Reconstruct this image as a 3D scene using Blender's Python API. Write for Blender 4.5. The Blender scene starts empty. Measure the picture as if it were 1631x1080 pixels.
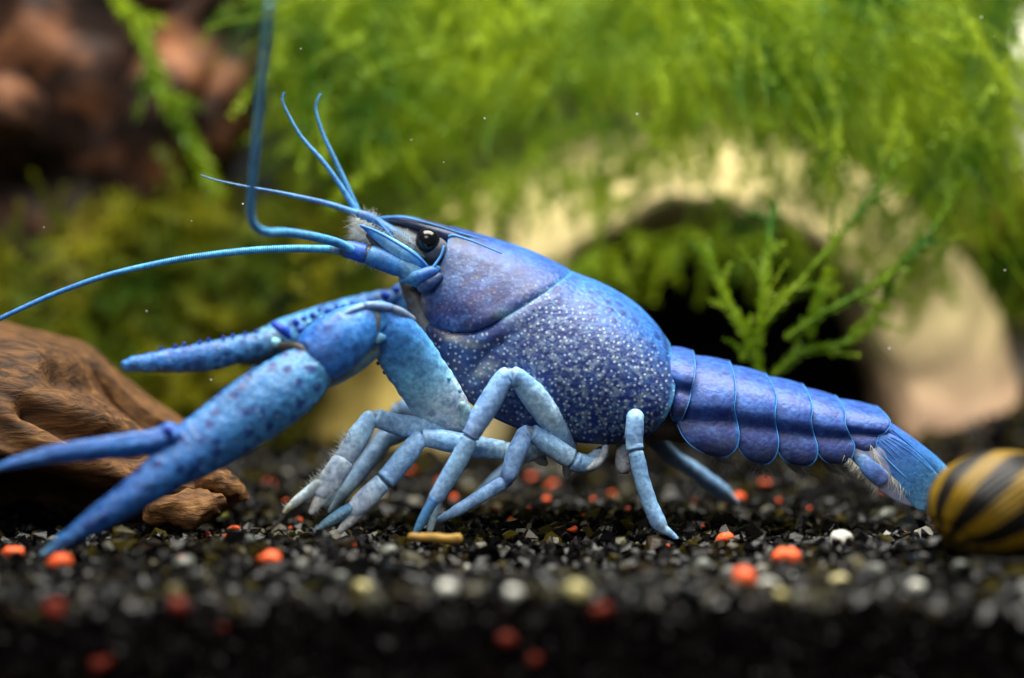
import bpy, bmesh, math, random
import numpy as np
from mathutils import Vector, noise as mnoise

random.seed(7); rng = np.random.default_rng(7)
S = bpy.context.scene
COL = S.collection

# ------------------------------------------------------------------ camera
W_PX, H_PX, F_PX = 1631.0, 1080.0, 4000.0
DIST = 0.400                                   # camera to the plane of the animal (m)
HORIZON = 300.0
PITCH = math.atan((540.0 - HORIZON) / F_PX)
CAM = np.array([0.0, -DIST, 0.0549])
RIGHT = np.array([1.0, 0, 0])
FWD = np.array([0, math.cos(PITCH), -math.sin(PITCH)])
UP = np.array([0, math.sin(PITCH), math.cos(PITCH)])
cd = bpy.data.cameras.new('camera'); cam = bpy.data.objects.new('camera', cd); COL.objects.link(cam)
cam.location = CAM; cam.rotation_euler = (math.pi / 2 - PITCH, 0, 0)
cd.sensor_width = 36.0; cd.lens = 36.0 * F_PX / W_PX
cd.clip_start = 0.01; cd.clip_end = 5.0
cd.dof.use_dof = True; cd.dof.focus_distance = DIST - 0.003; cd.dof.aperture_fstop = 5.6
S.camera = cam

# ------------------------------------------------------------------ light
w = bpy.data.worlds.new('World'); S.world = w; w.use_nodes = True
bg = w.node_tree.nodes['Background']
bg.inputs['Color'].default_value = (0.85, 0.90, 1.0, 1); bg.inputs['Strength'].default_value = 0.18

def area(name, loc, rot, sx, sy, power, color, spread=180):
    l = bpy.data.lights.new(name, 'AREA'); l.shape = 'RECTANGLE'; l.size = sx; l.size_y = sy
    l.energy = power; l.color = color; l.spread = math.radians(spread)
    o = bpy.data.objects.new(name, l); o.location = loc; o.rotation_euler = rot; COL.objects.link(o); return o
area('tank_lamp', (0.03, 0.0, 0.30), (0, 0, 0), 0.32, 0.17, 2.6, (1.0, 0.96, 0.88), 150)
area('room_lamp', (-0.12, -0.50, 0.42), (math.radians(50), 0, math.radians(-14)), 0.30, 0.20, 1.7, (1.0, 0.95, 0.90))

vs = S.view_settings
vs.view_transform = 'Standard'; vs.look = 'None'; vs.exposure = 0.0; vs.gamma = 1.0; vs.use_curve_mapping = False

# ------------------------------------------------------------------ helpers
def P(px, py, dep=0.0):
    """point seen at pixel (px, py), dep millimetres behind the animal's plane"""
    z = DIST + dep * 1e-3
    return CAM + RIGHT * ((px - W_PX / 2) / F_PX * z) + UP * ((H_PX / 2 - py) / F_PX * z) + FWD * z
def ray(px, py):
    return RIGHT * ((px - W_PX / 2) / F_PX) + UP * ((H_PX / 2 - py) / F_PX) + FWD
def ground_pt(px, py, z=0.0):
    d = ray(px, py); return CAM + d * ((z - CAM[2]) / d[2])
BM = 8.0                                       # depth (mm) of the animal's middle plane
def O(px, py, off=0.0, ref=BM):
    p = P(px, py, ref); return p + np.array([0, off * 1e-3, 0])
def pxm(dep=0.0): return (DIST + dep * 1e-3) / F_PX   # metres per pixel

def lin(c):
    c = np.asarray(c, float) / 255.0
    return np.where(c <= 0.04045, c / 12.92, ((c + 0.055) / 1.055) ** 2.4)
def mix(a, b, t): return np.asarray(a) * (1 - t) + np.asarray(b) * t
def sstep(a, b, x):
    t = np.clip((x - a) / (b - a), 0, 1); return t * t * (3 - 2 * t)

def make_obj(name, V, F, mat, parent=None, col=None, msk=None, smooth=True, face_col=None):
    V = np.asarray(V, float)
    if parent is not None:
        org = np.array(parent.get('_org', (0, 0, 0)) if False else ORG.get(parent.name, (0, 0, 0)))
        V = V - org
    me = bpy.data.meshes.new(name)
    me.from_pydata(V.tolist(), [], [tuple(int(i) for i in f) for f in F])
    for nm, arr in (('Col', col), ('Msk', msk)):
        if arr is None: continue
        a = np.ones((len(V), 4)); a[:, :3] = np.broadcast_to(np.asarray(arr, float), (len(V), 3))
        at = me.attributes.new(nm, 'FLOAT_COLOR', 'POINT'); at.data.foreach_set('color', a.ravel())
    me.polygons.foreach_set('use_smooth', [smooth] * len(me.polygons))
    me.materials.append(mat); me.update()
    o = bpy.data.objects.new(name, me); COL.objects.link(o)
    if parent is not None:
        o.parent = parent
        ORG[o.name] = ORG.get(parent.name, (0, 0, 0))
    return o
ORG = {}
def thing(name, label, cat, loc, group=None):
    o = bpy.data.objects.new(name, None); o.empty_display_size = 0.01; COL.objects.link(o)
    o.location = loc; ORG[o.name] = tuple(loc)
    o['label'] = label; o['category'] = cat
    if group: o['group'] = group
    return o
def tag(o, label, cat, group=None, kind=None):
    if label: o['label'] = label
    if cat: o['category'] = cat
    if group: o['group'] = group
    if kind: o['kind'] = kind
    return o

def catmull(K, n):
    """dense Catmull-Rom through rows of K (centripetal enough for our spacing); n samples per span"""
    K = np.asarray(K, float); out = []
    m = len(K)
    for i in range(m - 1):
        p0, p1, p2, p3 = K[max(i - 1, 0)], K[i], K[i + 1], K[min(i + 2, m - 1)]
        for t in np.arange(n) / n:
            out.append(0.5 * ((2 * p1) + (-p0 + p2) * t + (2 * p0 - 5 * p1 + 4 * p2 - p3) * t * t + (-p0 + 3 * p1 - 3 * p2 + p3) * t ** 3))
    out.append(K[-1]); return np.array(out)
def linear(K, n):
    K = np.asarray(K, float); out = []
    for i in range(len(K) - 1):
        for t in np.arange(n) / n: out.append(K[i] * (1 - t) + K[i + 1] * t)
    out.append(K[-1]); return np.array(out)
def resample(Q, n, power=1.0):
    Q = np.asarray(Q, float); d = np.r_[0, np.cumsum(np.linalg.norm(np.diff(Q, axis=0), axis=1))]
    t = (np.linspace(0, 1, n) ** power) * d[-1]
    return np.stack([np.interp(t, d, Q[:, k]) for k in range(Q.shape[1])], 1)

def grid_faces(nu, nv, closed_v=False, base=0):
    F = []
    for i in range(nu - 1):
        for j in range(nv - (0 if closed_v else 1)):
            a = base + i * nv + j; b = base + i * nv + (j + 1) % nv
            F.append((a, b, b + nv, a + nv))
    return F

def tube(C, Rp, Rd, cols=None, m=20, sq=1.0, cap=True, ridge=0.0):
    """tube round the 3D polyline C with in-picture radius Rp and depth radius Rd (metres)"""
    C = np.asarray(C, float); n = len(C)
    T = np.gradient(C, axis=0); T /= np.linalg.norm(T, axis=1)[:, None] + 1e-12
    V = []
    for i in range(n):
        a = np.cross(T[i], FWD); a /= np.linalg.norm(a) + 1e-12
        b = np.cross(a, T[i])
        for j in range(m):
            th = 2 * math.pi * j / m
            c, s = math.cos(th), math.sin(th)
            if sq != 1.0: c, s = math.copysign(abs(c) ** sq, c), math.copysign(abs(s) ** sq, s)
            q = 1 + ridge * math.cos(5 * th + .6)
            V.append(C[i] + a * (Rp[i] * c * q) + b * (Rd[i] * s * q))
    F = grid_faces(n, m, True)
    Cc = None
    if cols is not None: Cc = np.repeat(np.asarray(cols), m, axis=0)
    if cap:
        V.append(C[0]); V.append(C[-1]); k = n * m
        for j in range(m):
            F.append((k, (j + 1) % m, j)); F.append((k + 1, (n - 1) * m + j, (n - 1) * m + (j + 1) % m))
        if Cc is not None: Cc = np.vstack([Cc, cols[0], cols[-1]])
    return np.array(V), F, Cc

def limb_data(K, n=8, m=20, smooth=True, r0=True, r1=True, depth_ratio=1.0, sq=1.0, slim=1.0, ridge=0.0):
    """K rows: px, py, dep, r_px [, r_depth_px], colour(sRGB 3-tuple). Ends are rounded off."""
    rows, cols = [], []
    if slim != 1.0: K = [(*k[:3], *[v * slim for v in k[3:-1]], k[-1]) for k in K]
    for k in K:
        c = lin(k[-1]); nums = list(k[:-1])
        if len(nums) == 4: nums.append(nums[3] * depth_ratio)
        rows.append(nums + list(c))
    A = catmull(rows, n) if smooth is True else linear(rows, n) if smooth is False else smooth * catmull(rows, n) + (1 - smooth) * linear(rows, n)
    A[:, 3:5] = np.maximum(A[:, 3:5], 0.15); A[:, 5:] = np.clip(A[:, 5:], 0, 1)
    def cap_rows(row, nxt, rev):
        d = row[:3] - nxt[:3]; d = d / (np.linalg.norm(d[:2]) + 1e-9)
        out = []
        for f in (0.35, 0.65, 0.87, 0.98):
            q = row.copy(); q[:3] = row[:3] + d * row[3] * 0.8 * f
            q[3:5] = row[3:5] * math.sqrt(max(0.0, 1 - f * f)); out.append(q)
        return out[::-1] if rev else out
    head = cap_rows(A[0], A[1], True) if r0 else []
    tail = cap_rows(A[-1], A[-2], False) if r1 else []
    A = np.array(list(head) + list(A) + list(tail))
    C = np.array([P(r[0], r[1], r[2]) for r in A]); k = np.array([pxm(r[2]) for r in A])
    return tube(C, A[:, 3] * k, A[:, 4] * k, A[:, 5:8], m, sq, ridge=ridge)
def wobble(V, amp, sc, seed=0):
    V = np.asarray(V); out = V.copy()
    for i, v in enumerate(V):
        q = Vector((v[0] * sc + seed * 7.3, v[1] * sc, v[2] * sc))
        out[i] += np.array(mnoise.noise_vector(q)) * amp
    return out
def limb(name, K, mat, parent, msk=(0, 0, 0), rough=0.0, **kw):
    V, F, c = limb_data(K, **kw)
    if rough: V = wobble(V, rough, 900)
    return make_obj(name, V, F, mat, parent, c, msk)
def wire(name, pts, rad_px, mat, parent, col, dep_ref=0, n=10, m=8, r_end=None):
    """thin line through 3D points"""
    C = catmull(pts, n); k = len(C)
    r = np.linspace(rad_px, rad_px if r_end is None else r_end, k) * pxm(dep_ref)
    V, F, c = tube(C, r, r, np.tile(lin(col), (k, 1)), m)
    return make_obj(name, V, F, mat, parent, c, (0, 0, 0))
def hair_data(roots, dirs, lens, rad, bend=0.25, seg=4):
    V, F = [], []
    for r, d, L in zip(roots, dirs, lens):
        d = d / np.linalg.norm(d); side = np.cross(d, FWD + 1e-3); side /= np.linalg.norm(side)
        oth = np.cross(d, side); bb = (rng.normal(size=3)) * bend
        b0 = len(V)
        for i in range(seg):
            t = i / seg; c = r + d * L * t + bb * L * t * t
            q = rad * (1 - 0.85 * t)
            V += [c + side * q, c - side * q * .5 + oth * q * .87, c - side * q * .5 - oth * q * .87]
        V.append(r + d * L + bb * L)
        for i in range(seg - 1):
            a = b0 + i * 3
            for j in range(3): F.append((a + j, a + (j + 1) % 3, a + 3 + (j + 1) % 3, a + 3 + j))
        a = b0 + (seg - 1) * 3
        for j in range(3): F.append((a + j, a + (j + 1) % 3, len(V) - 1))
    return np.array(V), F
def hairs(name, roots, dirs, lens, rad, mat, parent, bend=0.25):
    V, F = hair_data(roots, dirs, lens, rad, bend)
    o = make_obj(name, V, F, mat, parent); o['kind'] = 'stuff'; return o

def poly_dist(x, y, Q):
    d = 1e9
    for (ax, ay), (bx, by) in zip(Q[:-1], Q[1:]):
        vx, vy = bx - ax, by - ay; t = max(0, min(1, ((x - ax) * vx + (y - ay) * vy) / (vx * vx + vy * vy)))
        d = min(d, math.hypot(x - ax - t * vx, y - ay - t * vy))
    return d
# ------------------------------------------------------------------ materials
def nm(name):
    m = bpy.data.materials.new(name); m.use_nodes = True
    return m, m.node_tree.nodes, m.node_tree.links, m.node_tree.nodes['Principled BSDF']
def N(nodes, t, **kw):
    n = nodes.new(t)
    for k, v in kw.items():
        if k.startswith('_'): setattr(n, k[1:], v)
        else: n.inputs[k].default_value = v
    return n
def rampn(nodes, a, b, ca=(0, 0, 0, 1), cb=(1, 1, 1, 1)):
    r = nodes.new('ShaderNodeValToRGB'); e = r.color_ramp.elements
    e[0].position = a; e[0].color = ca; e[1].position = b; e[1].color = cb; return r
def mixc(nodes, links, fac, A, B, mode='MIX'):
    n = nodes.new('ShaderNodeMix'); n.data_type = 'RGBA'; n.blend_type = mode
    for sock, v in ((n.inputs['Factor'], fac), (n.inputs[6], A), (n.inputs[7], B)):
        if hasattr(v, 'is_output'): links.new(v, sock)
        else: sock.default_value = v if not isinstance(v, tuple) or len(v) == 4 else (*v, 1)
    return n.outputs[2]
def mathn(nodes, links, op, a, b=0.0):
    n = nodes.new('ShaderNodeMath'); n.operation = op
    for i, v in enumerate((a, b)):
        if hasattr(v, 'is_output'): links.new(v, n.inputs[i])
        else: n.inputs[i].default_value = v
    return n.outputs[0]

def shell_material(name='crayfish_shell', surf=False, tint=(.34, .69, .74, 1)):
    m, nd, lk, bs = nm(name)
    tc = nd.new('ShaderNodeTexCoord')
    ca = N(nd, 'ShaderNodeAttribute', _attribute_name='Col'); ma = N(nd, 'ShaderNodeAttribute', _attribute_name='Msk')
    sep = nd.new('ShaderNodeSeparateColor'); lk.new(ma.outputs['Color'], sep.inputs[0])
    def noise(sc, det=3.0, rough=.55):
        n = N(nd, 'ShaderNodeTexNoise', Scale=sc, Detail=det, Roughness=rough); lk.new(tc.outputs['Object'], n.inputs['Vector']); return n.outputs['Fac']
    def voro(sc):
        n = N(nd, 'ShaderNodeTexVoronoi', Scale=sc); lk.new(tc.outputs['Object'], n.inputs['Vector']); return n.outputs['Distance']
    c = ca.outputs['Color']
    r1 = rampn(nd, .3, .7, (.58, .60, .68, 1), (1.25, 1.22, 1.15, 1)); lk.new(noise(260, 5, .65), r1.inputs[0])
    c = mixc(nd, lk, 1.0, c, r1.outputs[0], 'MULTIPLY')
    r2 = rampn(nd, .35, .65, (.68, .69, .74, 1), (1.22, 1.22, 1.18, 1)); lk.new(noise(1500, 4, .6), r2.inputs[0])
    c = mixc(nd, lk, 1.0, c, r2.outputs[0], 'MULTIPLY')
    r3 = rampn(nd, .54, .70); lk.new(noise(420, 5, .7), r3.inputs[0])
    c = mixc(nd, lk, mathn(nd, lk, 'MULTIPLY', r3.outputs[0], .28), c, tuple(lin((112, 156, 220))))
    # grey reticulation over dark blue
    sv = N(nd, 'ShaderNodeAttribute', _attribute_name='Surf').outputs['Vector']
    def dots2(sc, a, b):
        n = N(nd, 'ShaderNodeTexVoronoi', Scale=sc, Randomness=.8); n.voronoi_dimensions = '2D'; lk.new(sv, n.inputs['Vector'])
        r = rampn(nd, a, b, (1, 1, 1, 1), (0, 0, 0, 1)); lk.new(n.outputs['Distance'], r.inputs[0]); return r.outputs[0]
    rr = rampn(nd, .46, .60); lk.new(noise(1150, 2, .5), rr.inputs[0])
    f = mathn(nd, lk, 'MULTIPLY', rr.outputs[0], sep.outputs['Green'])
    c = mixc(nd, lk, f, c, tuple(lin((116, 126, 150))))
    # dark blue spots
    rs = rampn(nd, .24, .46, (1, 1, 1, 1), (0, 0, 0, 1)); lk.new(voro(460), rs.inputs[0])
    f = mathn(nd, lk, 'MULTIPLY', rs.outputs[0], sep.outputs['Blue'])
    c = mixc(nd, lk, f, c, tuple(lin((26, 46, 120))))
    # pale granules
    if surf: dsrc = mathn(nd, lk, 'MULTIPLY', dots2(1 / 10.5, .10, .27), .52)
    else:
        rd = rampn(nd, .14, .30, (1, 1, 1, 1), (0, 0, 0, 1)); lk.new(voro(880), rd.inputs[0]); dsrc = rd.outputs[0]
    rz = rampn(nd, .26, .46); lk.new(noise(520, 3), rz.inputs[0])
    fd = mathn(nd, lk, 'MULTIPLY', mathn(nd, lk, 'MULTIPLY', dsrc, rz.outputs[0]), sep.outputs['Red'])
    c = mixc(nd, lk, fd, c, tuple(lin((196, 202, 212))))
    rb = rampn(nd, .56, .74); lk.new(noise(150, 5, .6), rb.inputs[0])
    c = mixc(nd, lk, mathn(nd, lk, 'MULTIPLY', rb.outputs[0], .20), c, tuple(lin((112, 116, 116))))
    hsv = nd.new('ShaderNodeSeparateColor'); hsv.mode = 'HSV'; lk.new(c, hsv.inputs[0])
    c = mixc(nd, lk, hsv.outputs[1], c, mixc(nd, lk, 1.0, c, tint, 'MULTIPLY'))
    lk.new(c, bs.inputs['Base Color'])
    bs.inputs['Roughness'].default_value = .46
    bs.inputs['Specular IOR Level'].default_value = .35
    bs.inputs['Subsurface Weight'].default_value = .12
    bs.inputs['Subsurface Radius'].default_value = (.4, .7, 1.0); bs.inputs['Subsurface Scale'].default_value = .0008
    gv = mathn(nd, lk, 'MULTIPLY', mathn(nd, lk, 'SUBTRACT', .5, voro(1100)), mathn(nd, lk, 'MULTIPLY', sep.outputs['Blue'], .9))
    h = mathn(nd, lk, 'ADD', gv, mathn(nd, lk, 'MULTIPLY', fd, .7))
    h = mathn(nd, lk, 'ADD', h, mathn(nd, lk, 'MULTIPLY', noise(1500, 4), .6))
    h_old = mathn(nd, lk, 'ADD', mathn(nd, lk, 'MULTIPLY', noise(1500, 4), .5), mathn(nd, lk, 'MULTIPLY', fd, .7))
    b = N(nd, 'ShaderNodeBump', Strength=.7, Distance=.0002); lk.new(h, b.inputs['Height']); lk.new(b.outputs[0], bs.inputs['Normal'])
    return m
SHELL = shell_material()
CARAPACE = shell_material('carapace_shell', True)
LEG = shell_material('leg_shell', False, (.60, .80, .92, 1))

def simple(name, col, rough=.5, spec=.4, var=.0, sc=300, bump=0.0, bsc=900, bd=.0002, sss=0, trans=0, coat=0):
    m, nd, lk, bs = nm(name)
    c = tuple(lin(col)) + (1,)
    bs.inputs['Base Color'].default_value = c; bs.inputs['Roughness'].default_value = rough; bs.inputs['Specular IOR Level'].default_value = spec
    tc = nd.new('ShaderNodeTexCoord')
    if var:
        n = N(nd, 'ShaderNodeTexNoise', Scale=sc, Detail=4); lk.new(tc.outputs['Object'], n.inputs['Vector'])
        r = rampn(nd, .3, .7, (1 - var,) * 3 + (1,), (1 + var,) * 3 + (1,)); lk.new(n.outputs['Fac'], r.inputs[0])
        lk.new(mixc(nd, lk, 1.0, c, r.outputs[0], 'MULTIPLY'), bs.inputs['Base Color'])
    if bump:
        n = N(nd, 'ShaderNodeTexNoise', Scale=bsc, Detail=4); lk.new(tc.outputs['Object'], n.inputs['Vector'])
        b = N(nd, 'ShaderNodeBump', Strength=bump, Distance=bd); lk.new(n.outputs['Fac'], b.inputs['Height']); lk.new(b.outputs[0], bs.inputs['Normal'])
    if sss:
        bs.inputs['Subsurface Weight'].default_value = sss; bs.inputs['Subsurface Scale'].default_value = .001
    if coat: bs.inputs['Coat Weight'].default_value = coat
    if trans: bs.inputs['Alpha'].default_value = 1 - trans
    return m
def attr_mat(name, rough=.5, spec=.4, var=.25, sc=500, bump=.4, bsc=1200, bd=.0002):
    m, nd, lk, bs = nm(name)
    tc = nd.new('ShaderNodeTexCoord'); ca = N(nd, 'ShaderNodeAttribute', _attribute_name='Col')
    n = N(nd, 'ShaderNodeTexNoise', Scale=sc, Detail=4); lk.new(tc.outputs['Object'], n.inputs['Vector'])
    r = rampn(nd, .3, .7, (1 - var,) * 3 + (1,), (1 + var,) * 3 + (1,)); lk.new(n.outputs['Fac'], r.inputs[0])
    lk.new(mixc(nd, lk, 1.0, ca.outputs['Color'], r.outputs[0], 'MULTIPLY'), bs.inputs['Base Color'])
    bs.inputs['Roughness'].default_value = rough; bs.inputs['Specular IOR Level'].default_value = spec
    n2 = N(nd, 'ShaderNodeTexNoise', Scale=bsc, Detail=4); lk.new(tc.outputs['Object'], n2.inputs['Vector'])
    b = N(nd, 'ShaderNodeBump', Strength=bump, Distance=bd); lk.new(n2.outputs['Fac'], b.inputs['Height']); lk.new(b.outputs[0], bs.inputs['Normal'])
    return m
EYE = simple('eye_black', (7, 7, 9), .16, .4)
HAIR = simple('pale_setae', (196, 204, 200), .6, .2)
HAIR_DIM = simple('grey_setae', (206, 206, 194), .6, .2)
WEB = simple('clear_web', (150, 160, 190), .4, .3, .3, 600, trans=.40)
RIM = simple('bright_blue_rim', (60, 122, 186), .5, .3, .3, 400)
MEMBRANE = simple('joint_membrane', (92, 88, 84), .55, .3, .2, 600, .3)
ORANGE = simple('orange_grit', (226, 92, 42), .55, .35, .22, 500, .5, 1500)
SHADED_ORANGE = simple('shaded_orange_grit', (104, 32, 14), .7, .2, .35, 500, .5)  # orange grit darkened, the shade of the front face put into its colour
PALE = simple('pale_quartz', (190, 190, 178), .35, .5, .15, 300, .3)
CREAMY = simple('cream_quartz', (180, 170, 108), .38, .5, .18, 300, .3)
GREYP = simple('grey_green_pebble', (88, 92, 84), .4, .5, .2, 300, .3)
STONE = attr_mat('gravel_grains', .24, .14, .4, 700, .5, 1800, .00015)

def moss_material(name, base, tip, trans=.45):
    m, nd, lk, bs = nm(name)
    tc = nd.new('ShaderNodeTexCoord')
    n = N(nd, 'ShaderNodeTexNoise', Scale=55.0, Detail=3); lk.new(tc.outputs['Object'], n.inputs['Vector'])
    r = rampn(nd, .35, .65, tuple(lin(base)) + (1,), tuple(lin(tip)) + (1,)); lk.new(n.outputs['Fac'], r.inputs[0])
    lk.new(r.outputs[0], bs.inputs['Base Color']); bs.inputs['Roughness'].default_value = .5; bs.inputs['Specular IOR Level'].default_value = .25
    t = nd.new('ShaderNodeBsdfTranslucent'); lk.new(r.outputs[0], t.inputs['Color'])
    mx = nd.new('ShaderNodeMixShader'); mx.inputs[0].default_value = trans
    lk.new(bs.outputs[0], mx.inputs[1]); lk.new(t.outputs[0], mx.inputs[2]); lk.new(mx.outputs[0], nd['Material Output'].inputs[0])
    return m
MOSS = moss_material('moss_green', (50, 100, 4), (156, 180, 20))
MOSS_D = moss_material('moss_olive', (66, 100, 10), (164, 160, 30), .45)

def wood_material(name, c0, c1, c2, sc=(60, 260, 420)):
    m, nd, lk, bs = nm(name)
    tc = nd.new('ShaderNodeTexCoord'); mp = N(nd, 'ShaderNodeMapping', Scale=sc); mp.inputs['Rotation'].default_value = (0, math.radians(28), 0)
    lk.new(tc.outputs['Object'], mp.inputs['Vector'])
    n = N(nd, 'ShaderNodeTexNoise', Scale=1.0, Detail=6, Roughness=.62, Distortion=.6); lk.new(mp.outputs[0], n.inputs['Vector'])
    r = nd.new('ShaderNodeValToRGB'); e = r.color_ramp.elements
    e[0].position = .32; e[0].color = (*lin(c0), 1); e[1].position = .68; e[1].color = (*lin(c2), 1)
    q = e.new(.5); q.color = (*lin(c1), 1); lk.new(n.outputs['Fac'], r.inputs[0])
    n2 = N(nd, 'ShaderNodeTexNoise', Scale=45.0, Detail=4); lk.new(tc.outputs['Object'], n2.inputs['Vector'])
    r2 = rampn(nd, .35, .65, (.6, .57, .52, 1), (1.2, 1.2, 1.2, 1)); lk.new(n2.outputs['Fac'], r2.inputs[0])
    lk.new(mixc(nd, lk, 1.0, r.outputs[0], r2.outputs[0], 'MULTIPLY'), bs.inputs['Base Color'])
    bs.inputs['Roughness'].default_value = .7; bs.inputs['Specular IOR Level'].default_value = .25
    b = N(nd, 'ShaderNodeBump', Strength=.8, Distance=.0008); lk.new(n.outputs['Fac'], b.inputs['Height']); lk.new(b.outputs[0], bs.inputs['Normal'])
    return m
WOOD = wood_material('driftwood_grain', (34, 22, 11), (88, 59, 31), (130, 93, 51), (110, 480, 800))
WOOD_D = wood_material('dark_wood_grain', (15, 9, 6), (44, 26, 16), (126, 82, 52), (60, 60, 110))

# ------------------------------------------------------------------ setting
FRONT_Y = ground_pt(815, 958)[1]
BACK_Y = 0.26
def terrain(x, y):
    """height of the gravel surface"""
    z = 0.0012 * math.sin(x * 55 + 1.0) * math.sin(y * 70 + .5)
    z += 0.010 * float(sstep(0.03, 0.20, y)) + 0.010 * float(sstep(0.05, 0.12, x)) * float(sstep(0.03, 0.12, y))
    return z
nx, ny = 60, 50
gx = np.linspace(-.30, .30, nx); gy = np.linspace(FRONT_Y + .0015, BACK_Y, ny)
V = [(x, y, terrain(x, y) - .0022) for x in gx for y in gy]; F = grid_faces(nx, ny)
b0 = len(V); V += [(x, FRONT_Y + .0015, -.05) for x in gx]
F += [(i * ny, (i + 1) * ny, b0 + i + 1, b0 + i) for i in range(nx - 1)]
BED = simple('bed_black', (16, 13, 12), .8, .2, .4, 900, .5)
o = make_obj('ground', V, F, BED); o['kind'] = 'structure'
BACK = simple('back_wall_dark', (14, 17, 24), .6, .3, .3, 20)
o = make_obj('back_wall', [(-.5, BACK_Y, -.06), (.5, BACK_Y, -.06), (.5, BACK_Y, .45), (-.5, BACK_Y, .45)], [(0, 1, 2, 3)], BACK, smooth=False); o['kind'] = 'structure'

# gravel: chips of a few shapes, all joined
def chip(npts, seed, sx=1, sy=1, sz=1):
    r = np.random.default_rng(seed); bm = bmesh.new()
    p = r.normal(size=(npts, 3)); p /= np.linalg.norm(p, axis=1)[:, None]; p *= r.uniform(.78, 1.08, (npts, 1)) * np.array([sx, sy, sz])
    for q in p: bm.verts.new(q)
    res = bmesh.ops.convex_hull(bm, input=bm.verts)
    bmesh.ops.delete(bm, geom=[e for e in res['geom_interior'] if isinstance(e, bmesh.types.BMVert)], context='VERTS')
    bmesh.ops.recalc_face_normals(bm, faces=bm.faces)
    bm.verts.index_update(); V = np.array([v.co[:] for v in bm.verts]); F = [tuple(v.index for v in f.verts) for f in bm.faces]
    bm.free(); return V, F
CHIPS = [chip(15 + i % 5, 100 + i, *np.random.default_rng(i).uniform(.7, 1.2, 3)) for i in range(14)]
def rotm():
    q = rng.normal(size=4); q /= np.linalg.norm(q); a, b, c, d = q
    return np.array([[1 - 2 * (c * c + d * d), 2 * (b * c - a * d), 2 * (b * d + a * c)], [2 * (b * c + a * d), 1 - 2 * (b * b + d * d), 2 * (c * d - a * b)], [2 * (b * d - a * c), 2 * (c * d + a * b), 1 - 2 * (b * b + c * c)]])
PALETTE = [((8, 7, 7), .52), ((18, 16, 14), .18), ((38, 37, 34), .07), ((58, 52, 14), .10), ((84, 82, 66), .025), ((36, 26, 10), .06), ((136, 134, 122), .012)]
pal_c = np.array([lin(c) for c, _ in PALETTE]); pal_c = pal_c * .7; pal_p = np.array([p for _, p in PALETTE]); pal_p /= pal_p.sum()
def build_gravel():
    Vs, Fs, Cs = [], [], []; base = 0
    def put(x, y, z, s):
        nonlocal base
        cv, cf = CHIPS[rng.integers(len(CHIPS))]
        v = (cv * s) @ rotm().T + np.array([x, y, z])
        Vs.append(v); Fs.extend([tuple(i + base for i in f) for f in cf]); base += len(v)
        Cs.append(np.tile(pal_c[rng.choice(len(pal_c), p=pal_p)] * rng.uniform(.7, 1.25), (len(v), 1)))
    y = FRONT_Y + .0004
    while y < BACK_Y:
        far = sstep(.03, .16, y); st = .00175 + .0020 * far + .0002 * sstep(-.02, -.05, y)
        lim = min(.29, .070 + (y + DIST) * .21)
        x = -lim
        while x < lim:
            s = rng.uniform(.36, .80) * st * rng.choice([1, 1.5, 2.1], p=[.87, .10, .03])
            xx, yy = x + rng.uniform(-.5, .5) * st, max(FRONT_Y, y + rng.uniform(-.5, .5) * st)
            put(xx, yy, terrain(xx, yy) - .0007 + rng.uniform(-.0008, .0009), s)
            x += st * rng.uniform(.85, 1.15)
        y += st * .86
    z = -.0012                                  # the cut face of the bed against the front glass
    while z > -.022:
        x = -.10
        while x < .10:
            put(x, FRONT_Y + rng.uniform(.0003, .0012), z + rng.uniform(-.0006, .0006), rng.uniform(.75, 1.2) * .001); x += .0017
            Cs[-1][:] = Cs[-1] * .15 + lin((20, 9, 8)) * .5  # grain colours darkened to paint in the shade on this face
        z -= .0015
    o = make_obj('gravel', np.vstack(Vs), Fs, STONE, None, np.vstack(Cs), smooth=False)
    tag(o, 'fine wet black gravel covering the tank bottom', 'gravel', kind='stuff')
build_gravel()

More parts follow.
